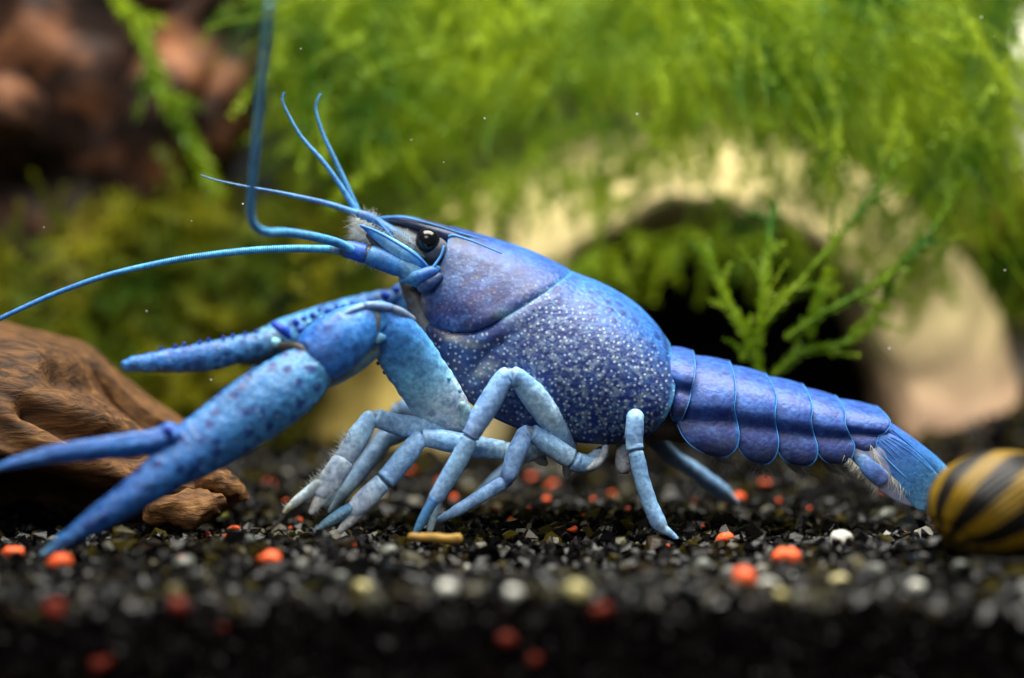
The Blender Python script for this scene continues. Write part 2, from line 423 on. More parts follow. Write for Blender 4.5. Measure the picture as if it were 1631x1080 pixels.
def pebble_mesh(name, seed, sc, flat=.8, sub=2, rough=.18):
    bm = bmesh.new(); bmesh.ops.create_icosphere(bm, subdivisions=sub, radius=1)
    r = np.random.default_rng(seed); s = r.uniform(.8, 1.15, 3) * np.array([1, 1, flat])
    for v in bm.verts:
        d = 1 + rough * mnoise.noise(v.co * 1.6 + Vector((seed * 3.1, 0, 0))) + rough * .5 * mnoise.noise(v.co * 4 + Vector((0, seed, 0)))
        v.co = Vector((v.co.x * s[0], v.co.y * s[1], v.co.z * s[2])) * d * sc
    me = bpy.data.meshes.new(name); bm.to_mesh(me); bm.free()
    me.polygons.foreach_set('use_smooth', [True] * len(me.polygons)); return me
def drop(name, px, py, r, mat, label, cat, group, seed, rough=.25, flat=.8, facet=False):
    if py < 956:
        p = ground_pt(px, py)
        for _ in range(4): p = ground_pt(px, py, terrain(p[0], p[1]) + .0002)
    else:
        d = ray(px, py); p = CAM + d * ((FRONT_Y - .0004 - CAM[1]) / d[1])
    k = np.linalg.norm(p - CAM) / F_PX
    if facet:
        cv, cf = chip(13, 900 + seed, 1.15, 1, .8); me = bpy.data.meshes.new(name); me.from_pydata((cv * r * k).tolist(), [], cf)
        bm = bmesh.new(); bm.from_mesh(me); bmesh.ops.bevel(bm, geom=list(bm.edges), offset=r * k * .13, segments=2, affect='EDGES', clamp_overlap=True); bm.to_mesh(me); bm.free()
        me.polygons.foreach_set('use_smooth', [True] * len(me.polygons))
    else: me = pebble_mesh(name, seed, r * k, flat, 3, rough)
    me.materials.append(mat); o = bpy.data.objects.new(name, me); COL.objects.link(o)
    p[2] += r * k * .25 if py < 956 else 0
    o.location = p; o.rotation_euler = (rng.uniform(-.3, .3), rng.uniform(-.3, .3), rng.uniform(0, 6.28))
    return tag(o, label, cat, group)
front_label = 'shade-darkened orange grit chip buried in the cut front face of the gravel bed'
SPECIAL = {(374, 847): 'upper chip of two touching orange grit chips near the driftwood end', (364, 858): 'lower chip of two touching orange grit chips near the driftwood end', (326, 828): 'flat orange grit sliver beside the tiny lemon pebble',
    (425, 775): 'orange grit chip on gravel between the driftwood end and the first pincer leg', (1176, 798): 'orange grit chip at the tip of the far hind leg', (1057, 873): 'orange grit chip just under the near hind foot',
    (1407, 787): 'orange grit chip on gravel below the tail fan', (1513, 709): 'orange grit chip on the gravel slope behind the snail', (1441, 852): 'tiny orange grit chip beside a grey pebble and the snail',
    (1255, 893): 'largest round orange grit bead, on open gravel', (1187, 925): 'second large round orange grit bead beside a white pebble', (95, 900): 'orange grit bead at the tip of the fixed claw finger',
    (1077, 757): 'orange grit chip beneath the tail beside the far hind leg', (1155, 862): 'elongated upright orange grit piece standing on the gravel'}
def bed_label(x, y, r):
    if (x, y) in SPECIAL: return SPECIAL[(x, y)], None
    if 640 < x < 990 and y < 800: return 'orange grit chip on the gravel under the belly behind the walking legs', 'orange grit under the belly'
    if r >= 13: return 'rounded orange grit bead lying on the front gravel', 'orange grit beads on the front gravel'
    return 'small angular orange grit chip lying loose on the dark gravel', 'small orange grit chips on the gravel'
for i, (x, y, r) in enumerate([(425, 775, 12), (374, 847, 11), (364, 858, 10), (330, 852, 9), (326, 828, 7), (478, 832, 8), (462, 843, 5), (20, 886, 16), (95, 900, 17), (430, 895, 15),
        (290, 891, 8), (654, 750, 12), (765, 742, 15), (850, 766, 12), (880, 776, 12), (872, 798, 9), (945, 798, 6), (975, 790, 7), (813, 830, 8), (912, 845, 10), (722, 795, 8),
        (1176, 798, 14), (1219, 773, 9), (1407, 787, 10), (1513, 709, 9), (1155, 862, 15), (1057, 873, 11), (1255, 893, 19), (1187, 925, 19), (1441, 852, 6), (1077, 757, 9),
        (560, 872, 8), (690, 838, 5), (790, 812, 5), (842, 812, 6), (930, 822, 5), (1000, 812, 6), (1120, 838, 5), (1240, 800, 6), (1290, 812, 5), (1330, 780, 6), (640, 782, 5), (515, 862, 5), (455, 800, 5), (730, 757, 8), (900, 756, 7), (700, 768, 6), (607, 808, 5), (1103, 800, 5), (829, 748, 8)]):
    lb_, gr_ = bed_label(x, y, r)
    drop('orange_grit', x, y, r, ORANGE, lb_, 'grit', gr_, i + 1, facet=(r < 14), rough=.4)
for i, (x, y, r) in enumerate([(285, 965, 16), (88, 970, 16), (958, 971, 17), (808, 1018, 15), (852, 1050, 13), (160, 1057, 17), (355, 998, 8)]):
    drop('orange_grit', x, y, r, SHADED_ORANGE, front_label, 'grit', 'orange grit chips in the front face of the bed', i + 61, rough=.4)
for i, (x, y, r, k) in enumerate([(712, 943, 16, 0), (818, 948, 16, 0), (1225, 936, 17, 0), (1340, 865, 20, 0), (1461, 940, 17, 0), (1262, 925, 13, 0), (578, 941, 17, 1), (920, 945, 17, 1), (1337, 931, 16, 1), (1245, 950, 11, 1),
        (293, 905, 18, 2), (1395, 912, 15, 2), (1444, 847, 20, 2), (1411, 824, 15, 2), (1160, 918, 13, 2), (480, 905, 13, 2), (620, 880, 14, 2), (395, 865, 13, 2), (1010, 930, 13, 2), (1120, 905, 14, 2), (540, 925, 15, 2), (770, 905, 13, 2), (1530, 905, 14, 2)]):
    mt = (PALE, CREAMY, GREYP)[k]; lb = ('smooth white quartz pebble among the black gravel', 'smooth cream yellow pebble among the black gravel', 'smooth grey pebble among the black gravel')[k]
    drop(('white_pebble', 'cream_pebble', 'grey_pebble')[k], x, y, r, mt, lb, 'pebble', ('white pebbles in the gravel', 'cream pebbles in the gravel', 'grey pebbles in the gravel')[k], i + 21, rough=.2)
drop('yellow_pebble', 352, 822, 8, simple('lemon', (196, 200, 60), .4, .5, .2), 'tiny lemon yellow pebble beside the driftwood', 'pebble', None, 77)
# the tan food stick at the second pincer leg
TAN = simple('tan_pellet', (150, 118, 56), .7, .25, .25, 500, .6)
a, b = ground_pt(650, 856, .0017), ground_pt(737, 858, .0017)
C = linear([a, mix(a, b, .33) + [0, 0, .0001], mix(a, b, .66) - [0, 0, .0001], b], 6); k = len(C)
rr = np.full(k, .00072); rr[[0, -1]] *= .6
V, F, c = tube(C, rr, rr, np.tile(lin((178, 140, 62)), (k, 1)), 14); V = wobble(V, .00022, 700)
tag(make_obj('food_stick', V, F, TAN), 'short tan food stick lying on gravel under a pincer leg tip', 'food stick')

# ------------------------------------------------------------------ driftwood in the left foreground
def driftwood():
    K = np.array([  # px, top y, bottom y, depth of the middle, half depth (mm)
        (-120, 500, 872, 24, 34), (-40, 508, 868, 24, 33), (20, 520, 864, 22, 31), (75, 534, 862, 21, 29), (125, 552, 858, 20, 27), (170, 585, 856, 19, 24),
        (215, 622, 850, 18, 21), (265, 660, 846, 17, 18), (310, 690, 838, 16, 14), (345, 735, 820, 15, 10), (370, 758, 806, 15, 6), (388, 775, 795, 15, 2)], float)
    A = catmull(K, 14); m = 120; V = []
    for i, r in enumerate(A):
        for j in range(m):
            th = 2 * math.pi * j / m; s, c = math.sin(th), math.cos(th)
            yy = (1 - c) / 2                                     # 0 top .. 1 bottom
            under = 1 - 1.35 * sstep(.50, .80, yy) * (s < 0) * (1 - .6 * i / len(A))   # front side is hollow towards the ground
            yb = r[1] + (r[2] - r[1]) * yy
            p = P(r[0], yb, r[3]); p[1] += r[4] * 1e-3 * math.copysign(abs(s) ** .8, s) * under
            V.append(p)
    V = np.array(V); out = V.copy()
    for i, v in enumerate(V):                                     # long grain furrows running down to the right
        u = v[0] * math.cos(.5) - v[2] * math.sin(.5); t = v[0] * math.sin(.5) + v[2] * math.cos(.5)
        g = mnoise.noise(Vector((u * 45, v[1] * 60, t * 260))) * .0016 + mnoise.noise(Vector((u * 110, v[1] * 150, t * 650))) * .0007
        g += mnoise.noise(Vector((u * 30 + 5, v[1] * 40, t * 70))) * .0020
        hx, hy = (v[0] - CAM[0]) / np.dot(v - CAM, FWD) * F_PX + W_PX / 2, H_PX / 2 - np.dot(v - CAM, UP) / np.dot(v - CAM, FWD) * F_PX
        if (i % m) > m / 2:
            dd_ = poly_dist(hx, hy, [(95, 590), (150, 598), (210, 625), (250, 655)]); g -= .0045 * math.exp(-(dd_ / 22) ** 2)
            dd_ = poly_dist(hx, hy, [(40, 655), (130, 690), (220, 700)]); g -= .0030 * math.exp(-(dd_ / 16) ** 2)
        out[i] += np.array([.3 * g, -g * (1 if (i % m) > m / 2 else -1), .8 * g])
    F = grid_faces(len(A), m, True); k = len(V)
    out = np.vstack([out, P(-122, 690, 24), P(389, 785, 15)])
    for j in range(m): F += [(k, (j + 1) % m, j), (k + 1, (len(A) - 1) * m + j, (len(A) - 1) * m + (j + 1) % m)]
    root = thing('driftwood', 'brown weathered driftwood with deep grain, lying on the gravel under the claws', 'driftwood', tuple(P(100, 860, 20)))
    make_obj('trunk', out, F, WOOD, root)
    V, F, c = limb_data([(300, 780, 8, 26, (90, 60, 30)), (345, 770, 4, 24, (90, 60, 30)), (378, 778, 2, 15, (90, 60, 30)), (386, 790, 2, 8, (90, 60, 30))], m=24)
    make_obj('broken_end', wobble(wobble(V, .0013, 240), .0006, 800), F, WOOD, root)
    V, F, c = limb_data([(250, 812, 0, 24, (90, 60, 30)), (300, 812, -2, 27, (90, 60, 30)), (335, 806, -2, 22, (90, 60, 30)), (352, 800, -2, 10, (90, 60, 30))], m=24)
    make_obj('splinter', wobble(wobble(V, .0012, 260, 3), .0006, 800), F, WOOD, root)
driftwood()

# ------------------------------------------------------------------ snail
def snail():
    cdep = -34.0
    c = P(1600, 806, cdep); k = pxm(cdep); root = thing('snail', 'round snail with yellow and dark brown striped shell behind the crayfish tail', 'snail', (c[0], c[1], c[2] - 88 * k))
    m, nd, lk, bs = nm('striped_shell')
    at = N(nd, 'ShaderNodeAttribute', _attribute_name='Col'); lk.new(at.outputs['Color'], bs.inputs['Base Color'])
    bs.inputs['Roughness'].default_value = .45; bs.inputs['Specular IOR Level'].default_value = .25
    # pole axis points to lower left, a little towards the camera: the stripes meet there
    ax = np.array([-.72, -.26, -.64]); ax /= np.linalg.norm(ax)
    e1 = np.cross(ax, [0, 1, 0]); e1 /= np.linalg.norm(e1); e2 = np.cross(ax, e1)
    nu, nv = 110, 220; V, Cc = [], []
    yel, blk, ol = lin((122, 94, 6)), lin((9, 7, 5)), lin((84, 72, 10))
    for i in range(nu):
        ph = math.pi * i / (nu - 1)
        for j in range(nv):
            th = 2 * math.pi * j / nv
            d = ax * math.cos(ph) + (e1 * math.cos(th) + e2 * math.sin(th)) * math.sin(ph)
            r = 1 + .012 * math.sin(th * 60) * math.sin(ph) ** .5 + .02 * mnoise.noise(Vector(d * 2.3))
            spir = ph - .10 * (th / (2 * math.pi))               # suture of the low spire
            r *= 1 - .035 * math.exp(-((spir - .42) / .05) ** 2) + .03 * math.exp(-(ph / .25) ** 2)
            V.append(c + d * r * np.array([122, 108, 89]) * k)
            q = th * 9 / (2 * math.pi) + .28 * math.sin(ph * 1.6) + .04 * mnoise.noise(Vector((d[0] * 3, d[1] * 3, d[2] * 3)))
            f = q - math.floor(q); band = sstep(.0, .06, f) * (1 - sstep(.52, .60, f))
            cc = mix(mix(yel, ol, .25 + .4 * mnoise.noise(Vector(d * 5))), blk, band); cc = mix(cc, ol * .6, .7 * math.exp(-(ph / .22) ** 2))
            Cc.append(np.clip(cc, 0, 1))
    make_obj('shell', V, grid_faces(nu, nv, True), m, root, np.array(Cc))
    ft, nf, cf = limb_data([(1540, 886, cdep, 8, 50, (60, 58, 50)), (1600, 888, cdep, 10, 70, (70, 66, 56)), (1680, 888, cdep, 10, 62, (70, 66, 56)), (1735, 890, cdep, 6, 34, (60, 58, 50))], m=24)
    make_obj('foot', ft, nf, attr_mat('snail_foot'), root, cf)
snail()

# ------------------------------------------------------------------ pale rock cave
CAVE_D = 96.0
def cave():
    outer = np.array([(452, 740), (500, 610), (590, 470), (700, 352), (860, 262), (1020, 212), (1180, 190), (1330, 222), (1440, 292), (1520, 360), (1590, 440), (1650, 550), (1690, 740)], float)
    inner = np.array([(812, 745), (815, 650), (835, 560), (870, 480), (925, 415), (1005, 382), (1105, 368), (1210, 376), (1300, 410), (1360, 462), (1398, 530), (1425, 620), (1446, 740)], float)
    n = 150; A, B = resample(catmull(outer, 10), n), resample(catmull(inner, 10), n)
    rows = []
    for f, dd in ((0.0, 74), (.01, 64), (.02, 56), (.05, 48), (.09, 41), (.15, 34), (.22, 27), (.32, 19), (.44, 11), (.56, 5), (.68, 0), (.8, -3), (.9, -2), (.97, 2), (1.02, 10), (1.02, 24), (.99, 46), (.96, 70)):
        sh = 0 if dd < 45 else (dd - 45) / 29 * .10
        rows.append([(mix(A[i], B[i], f), dd, sh) for i in range(n)])
    rows2 = []
    for k in range(len(rows) - 1):
        for t in (0, .33, .66):
            rows2.append([(mix(rows[k][i][0], rows[k + 1][i][0], t), rows[k][i][1] * (1 - t) + rows[k + 1][i][1] * t) for i in range(n)])
    V, Cc = [], []
    for row in rows2:
        for (q, dd) in row:
            p = P(q[0], q[1], CAVE_D); p[1] += dd * 1e-3 * (1 - .75 * max(float(sstep(1350, 1480, q[0])), .7 * float(sstep(860, 700, q[0]))) * float(dd < 50)); V.append(p)
            low = float(sstep(480, 690, q[1])) * float(sstep(1300, 1450, q[0])); le = float(sstep(800, 600, q[0]))
            Cc.append(mix(mix(lin((226, 206, 150)), lin((230, 190, 156)), low), lin((224, 198, 110)), le))
    V = wobble(wobble(V, .006, 28), .0018, 110)
    root = thing('rock_cave', 'pale cream rock arch with a dark cave opening, overgrown by moss', 'rock', tuple(P(1050, 720, CAVE_D + 20)))
    make_obj('arch', V, grid_faces(len(rows2), n), attr_mat('cream_stone', .75, .2, .18, 60, .5, 300, .0008), root, np.array(Cc))
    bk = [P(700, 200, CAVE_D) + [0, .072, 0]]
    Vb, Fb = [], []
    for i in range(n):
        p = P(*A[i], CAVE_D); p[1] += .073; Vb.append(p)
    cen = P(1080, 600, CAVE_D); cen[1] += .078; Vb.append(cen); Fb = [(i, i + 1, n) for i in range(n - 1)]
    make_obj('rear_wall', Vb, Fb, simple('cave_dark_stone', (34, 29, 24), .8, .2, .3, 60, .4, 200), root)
cave()
# tall pale stone at the far right
V, F, c = limb_data([(1640, 800, 130, 110, (190, 188, 176)), (1655, 560, 130, 84, (190, 188, 176)), (1668, 380, 130, 62, (196, 198, 190)), (1672, 200, 130, 66, (222, 220, 200)), (1676, 90, 130, 50, (222, 220, 200)), (1684, 20, 130, 26, (222, 220, 200))], m=40, n=10)
tag(make_obj('standing_stone', wobble(wobble(V, .005, 40), .0015, 150), F, attr_mat('pale_grey_stone', .75, .2, .18, 60, .5, 300, .0008), None, c), 'tall smooth pale grey stone rising behind the moss', 'stone')

# ------------------------------------------------------------------ dark root wood behind on the left
def root_wood():
    root = thing('root_wood', 'large dark brown knotted tree root standing behind the moss', 'driftwood', tuple(P(160, 700, 120)))
    def piece(name, K, seed, amp=.006):
        V, F, c = limb_data(K, n=14, m=64); V = wobble(wobble(wobble(V, amp, 38, seed), amp * .4, 100, seed), amp * .14, 300, seed)
        make_obj(name, V, F, WOOD_D, root)
    z = (80, 50, 30)
    piece('trunk', [(60, 780, 125, 170, z), (90, 520, 125, 175, z), (110, 330, 125, 190, z), (150, 150, 120, 200, z), (190, -60, 120, 220, z)], 1, .009)
    piece('knot', [(-60, 190, 92, 60, z), (10, 175, 84, 66, z), (60, 190, 88, 44, z)], 2, .005)
    piece('branch', [(190, 330, 108, 60, z), (260, 190, 98, 62, z), (320, 60, 96, 64, z), (380, -60, 96, 66, z)], 3, .006)
    piece('branch', [(300, 260, 100, 40, z), (350, 170, 96, 52, z), (400, 60, 100, 50, z), (480, -60, 110, 60, z)], 4, .006)
root_wood()

# ------------------------------------------------------------------ moss
def strand_data(base, d, L, droop, leaf, out, stem_r=.00035, seg=9, curl=.5):
    V, F = out
    d = np.asarray(d, float); d /= np.linalg.norm(d); p = np.asarray(base, float).copy(); pts = [p.copy()]; ds = []
    for i in range(seg):
        d = d + rng.normal(size=3) * curl * .3 + np.array([0, 0, -droop / seg]); d /= np.linalg.norm(d)
        p = p + d * L / seg; pts.append(p.copy()); ds.append(d.copy())
    ds.append(ds[-1]); n0 = len(V)
    for i, (q, t) in enumerate(zip(pts, ds)):
        s = np.cross(t, FWD + .01); s /= np.linalg.norm(s); o = np.cross(t, s); r = stem_r * (1 - .7 * i / seg)
        V += [q + s * r, q - s * r * .5 + o * r * .87, q - s * r * .5 - o * r * .87]
    for i in range(seg):
        a = n0 + 3 * i
        for j in range(3): F.append((a + j, a + (j + 1) % 3, a + 3 + (j + 1) % 3, a + 3 + j))
    for i in range(1, seg + 1):
        for h in (0, .5):
            q = mix(pts[i - 1], pts[i], h + rng.uniform(0, .4)); t = ds[i - 1]
            s = np.cross(t, FWD + rng.normal(size=3) * .35); s /= np.linalg.norm(s); o = np.cross(t, s)
            for sg in (-1, 1):
                l = leaf * rng.uniform(.6, 1.25) * (1 - .45 * i / seg); e = s * sg * .8 + t * .75 + rng.normal(size=3) * .25; e /= np.linalg.norm(e)
                wv = np.cross(e, o + rng.normal(size=3) * .5); wv /= np.linalg.norm(wv); a = len(V)
                V += [q, q + e * l * .45 + wv * l * .17, q + e * l, q + e * l * .45 - wv * l * .17]; F.append((a, a + 1, a + 2, a + 3))
def moss_plant(name, label, mat, origin, gens, parent=None):
    out = ([], [])
    for g in gens: strand_data(*g[:5], out, *g[5:])
    root = thing(name, label, 'moss', tuple(origin))
    o = make_obj('fronds', np.array(out[0]), out[1], mat, root); o['kind'] = 'stuff'
    return root
def dirp(ang, dy=0.0):
    a = math.radians(ang); return np.array([math.cos(a), dy, math.sin(a)])
G = []
def upper_edge(x): return -60
def lower_edge(x): return np.interp(x, [420, 520, 640, 760, 900, 1100, 1300, 1450, 1560, 1640], [150, 330, 365, 290, 230, 200, 210, 300, 380, 260])
tries = 0
while len(G) < 3300:
    x, y = rng.uniform(400, 1640), rng.uniform(-110, 360)
    le = lower_edge(x) - 95
    if y > le: continue
    dens = 1.0
    if x < 520: dens = .25 + .75 * sstep(400, 520, x) * sstep(-50, 250, y + (x - 400))
    if x > 1440: dens = .16 if y < 120 else .38
    if rng.random() > dens: continue
    dep = rng.uniform(112, 185) if 640 < x < 1500 else rng.uniform(80, 150)
    if rng.random() < .15: dep = rng.uniform(60, 100)
    ang = rng.normal(-120 if x < 900 else (-80 if x < 1350 else -70), 45)
    G.append((P(x, y, dep), dirp(ang, rng.normal(0, .45)), rng.uniform(.010, .024), rng.uniform(.1, .7), rng.uniform(.0012, .0024), .0003, 8))
moss_plant('aquatic_moss', 'bright green feathery moss hanging in a thick mass over the pale rock arch', MOSS, P(1000, 250, 100), G)
# sparse fronds hanging down the face of the arch
G = []
for _ in range(260):
    x = rng.uniform(650, 1500); y = lower_edge(x) + rng.uniform(-50, 110) * (1 if x > 900 else .6)
    G.append((P(x, y, rng.uniform(84, 112)), dirp(rng.normal(-85 if x > 1100 else -110, 35), -.1), rng.uniform(.008, .018), .6, rng.uniform(.0016, .0028), .00035, 8))
for _ in range(45):
    x = rng.uniform(880, 1400); y = np.interp(x, [880, 1000, 1200, 1400], [430, 385, 375, 440]) + rng.normal(0, 14)
    G.append((P(x, y, rng.uniform(70, 90)), dirp(rng.normal(-95, 50), -.1), rng.uniform(.006, .013), .6, .0024, .00035, 7))
moss_plant('aquatic_moss', 'thin pale green moss fronds trailing down the cream arch face', MOSS, P(1100, 330, 80), G)
G = []
for _ in range(190):
    x = rng.uniform(1050, 1620); y = rng.uniform(-60, 150) if x < 1480 else rng.uniform(-40, 330)
    G.append((P(x, y, rng.uniform(42, 84)), dirp(rng.normal(-62 if x < 1400 else -85, 28), rng.normal(0, .2)), rng.uniform(.018, .036), rng.uniform(-.3, 1.0), rng.uniform(.0012, .0020), .00028, 14, .35))
moss_plant('aquatic_moss', 'long fine yellow green moss strands arching out beside the tall pale stone', MOSS, P(1400, 200, 60), G)
# darker olive moss in the shade at the left
G = []
while len(G) < 1000:
    x, y = rng.uniform(-40, 700), rng.uniform(330, 720)
    top = np.interp(x, [-40, 150, 300, 420, 520, 700], [400, 330, 320, 290, 330, 430])
    if y < top or (x > 440 and y > 520) or x > 590: continue
    G.append((P(x, y, rng.uniform(84, 125)), dirp(rng.normal(60, 60), rng.normal(0, .4)), rng.uniform(.007, .016), .5, rng.uniform(.0018, .003), .00035, 7))
moss_plant('aquatic_moss', 'dark olive moss cushion growing at the foot of the brown root', MOSS_D, P(250, 650, 100), G)
# dark moss tuft on the right in front of the tall stone
G = []
for _ in range(260):
    x, y = rng.uniform(1570, 1690), rng.uniform(330, 520)
    G.append((P(x, y, rng.uniform(108, 126)), dirp(rng.normal(80, 50), rng.normal(0, .3)), rng.uniform(.008, .016), .4, .0026, .00035, 7))
moss_plant('aquatic_moss', 'dark green moss tuft between the arch and the tall pale stone', MOSS_D, P(1600, 620, 116), G)
# single sprigs that can be told apart
def sprig(pts, leaf, label, dense=26):
    C = catmull([P(*p) for p in pts], 8); k = len(C); rr = np.linspace(.0004, .00022, k)
    V, F, _ = tube(C, rr, rr, np.zeros((k, 3)), 6)
    root = thing('moss_sprig', label, 'moss', tuple(P(*pts[0])), 'single moss sprigs')
    make_obj('stem', V, F, MOSS, root)
    Q = resample(C, dense); V, F = [], []
    T = np.gradient(Q, axis=0); LN = np.linalg.norm(C[-1] - C[0])
    for i in range(6, dense - 4, 8):
        t = T[i] / np.linalg.norm(T[i]); s_ = np.cross(t, FWD); sg = -1 if (i // 8) % 2 else 1
        strand_data(Q[i], t * .8 + s_ * sg * .6 + rng.normal(size=3) * .15, LN * rng.uniform(.14, .30), rng.uniform(-.2, .3), leaf * .8, (V, F), .00025, 7, .3)
    for i, q in enumerate(Q):
        t = T[i] / np.linalg.norm(T[i])
        for sg in (-1, 1):
            for _ in range(2):
                s = np.cross(t, FWD + rng.normal(size=3) * .6); s /= np.linalg.norm(s)
                e = s * sg * .7 + t * .8; e /= np.linalg.norm(e); l = leaf * rng.uniform(.6, 1.2); wv = np.cross(e, FWD + rng.normal(size=3) * .4); wv /= np.linalg.norm(wv); a = len(V)
                V += [q, q + e * l * .5 + wv * l * .16, q + e * l, q + e * l * .5 - wv * l * .16]; F.append((a, a + 1, a + 2, a + 3))
    o = make_obj('leaflets', np.array(V), F, MOSS, root); o['kind'] = 'stuff'
SPR = [([(1215, 600, 31), (1190, 540, 31), (1150, 460, 33), (1125, 395, 35)], 'moss sprig leaning back towards the carapace in front of the dark cave'),
    ([(1205, 590, 31), (1212, 500, 31), (1222, 420, 33), (1230, 330, 39)], 'upright moss sprig rising straight before the cave opening'),
    ([(1180, 575, 31), (1230, 500, 31), (1300, 420, 33), (1400, 300, 37), (1450, 220, 41)], 'longest slanting moss sprig crossing cave opening and cream arch'),
    ([(1250, 540, 33), (1310, 500, 33), (1400, 450, 35), (1470, 390, 37), (1530, 290, 41)], 'slanting moss sprig crossing the pale foot of the arch'),
    ([(1230, 600, 35), (1280, 560, 35), (1350, 545, 35), (1400, 500, 37), (1420, 440, 37)], 'low moss sprig curving up just above the tail'),
    ([(1290, 540, 35), (1300, 490, 35), (1320, 440, 37)], 'shortest upright moss sprig within the dark cave opening')]
for pts, lb_ in SPR: sprig(pts, .0018, lb_, 44)
sprig([(175, -30, 76), (225, 60, 76), (262, 150, 76), (300, 220, 78), (340, 300, 80)], .0034, 'long arching moss sprig hanging across the dark brown root', 40)
sprig([(470, -30, 80), (455, 40, 80), (450, 110, 80), (470, 180, 82)], .003, 'short moss sprig at the edge of the brown root', 24)

# ------------------------------------------------------------------ crayfish
CF = thing('crayfish', 'bright blue crayfish standing on black gravel with open claws', 'crayfish', tuple(ground_pt(860, 850)))
DB, MB, LB, PB, WH, GR = (52, 74, 158), (70, 118, 208), (104, 176, 236), (150, 205, 236), (196, 216, 222), (98, 98, 98)

def blob(x, y, cx, cy, rx, ry, p=1.0): return math.exp(-(((x - cx) / rx) ** 2 + ((y - cy) / ry) ** 2) * p)

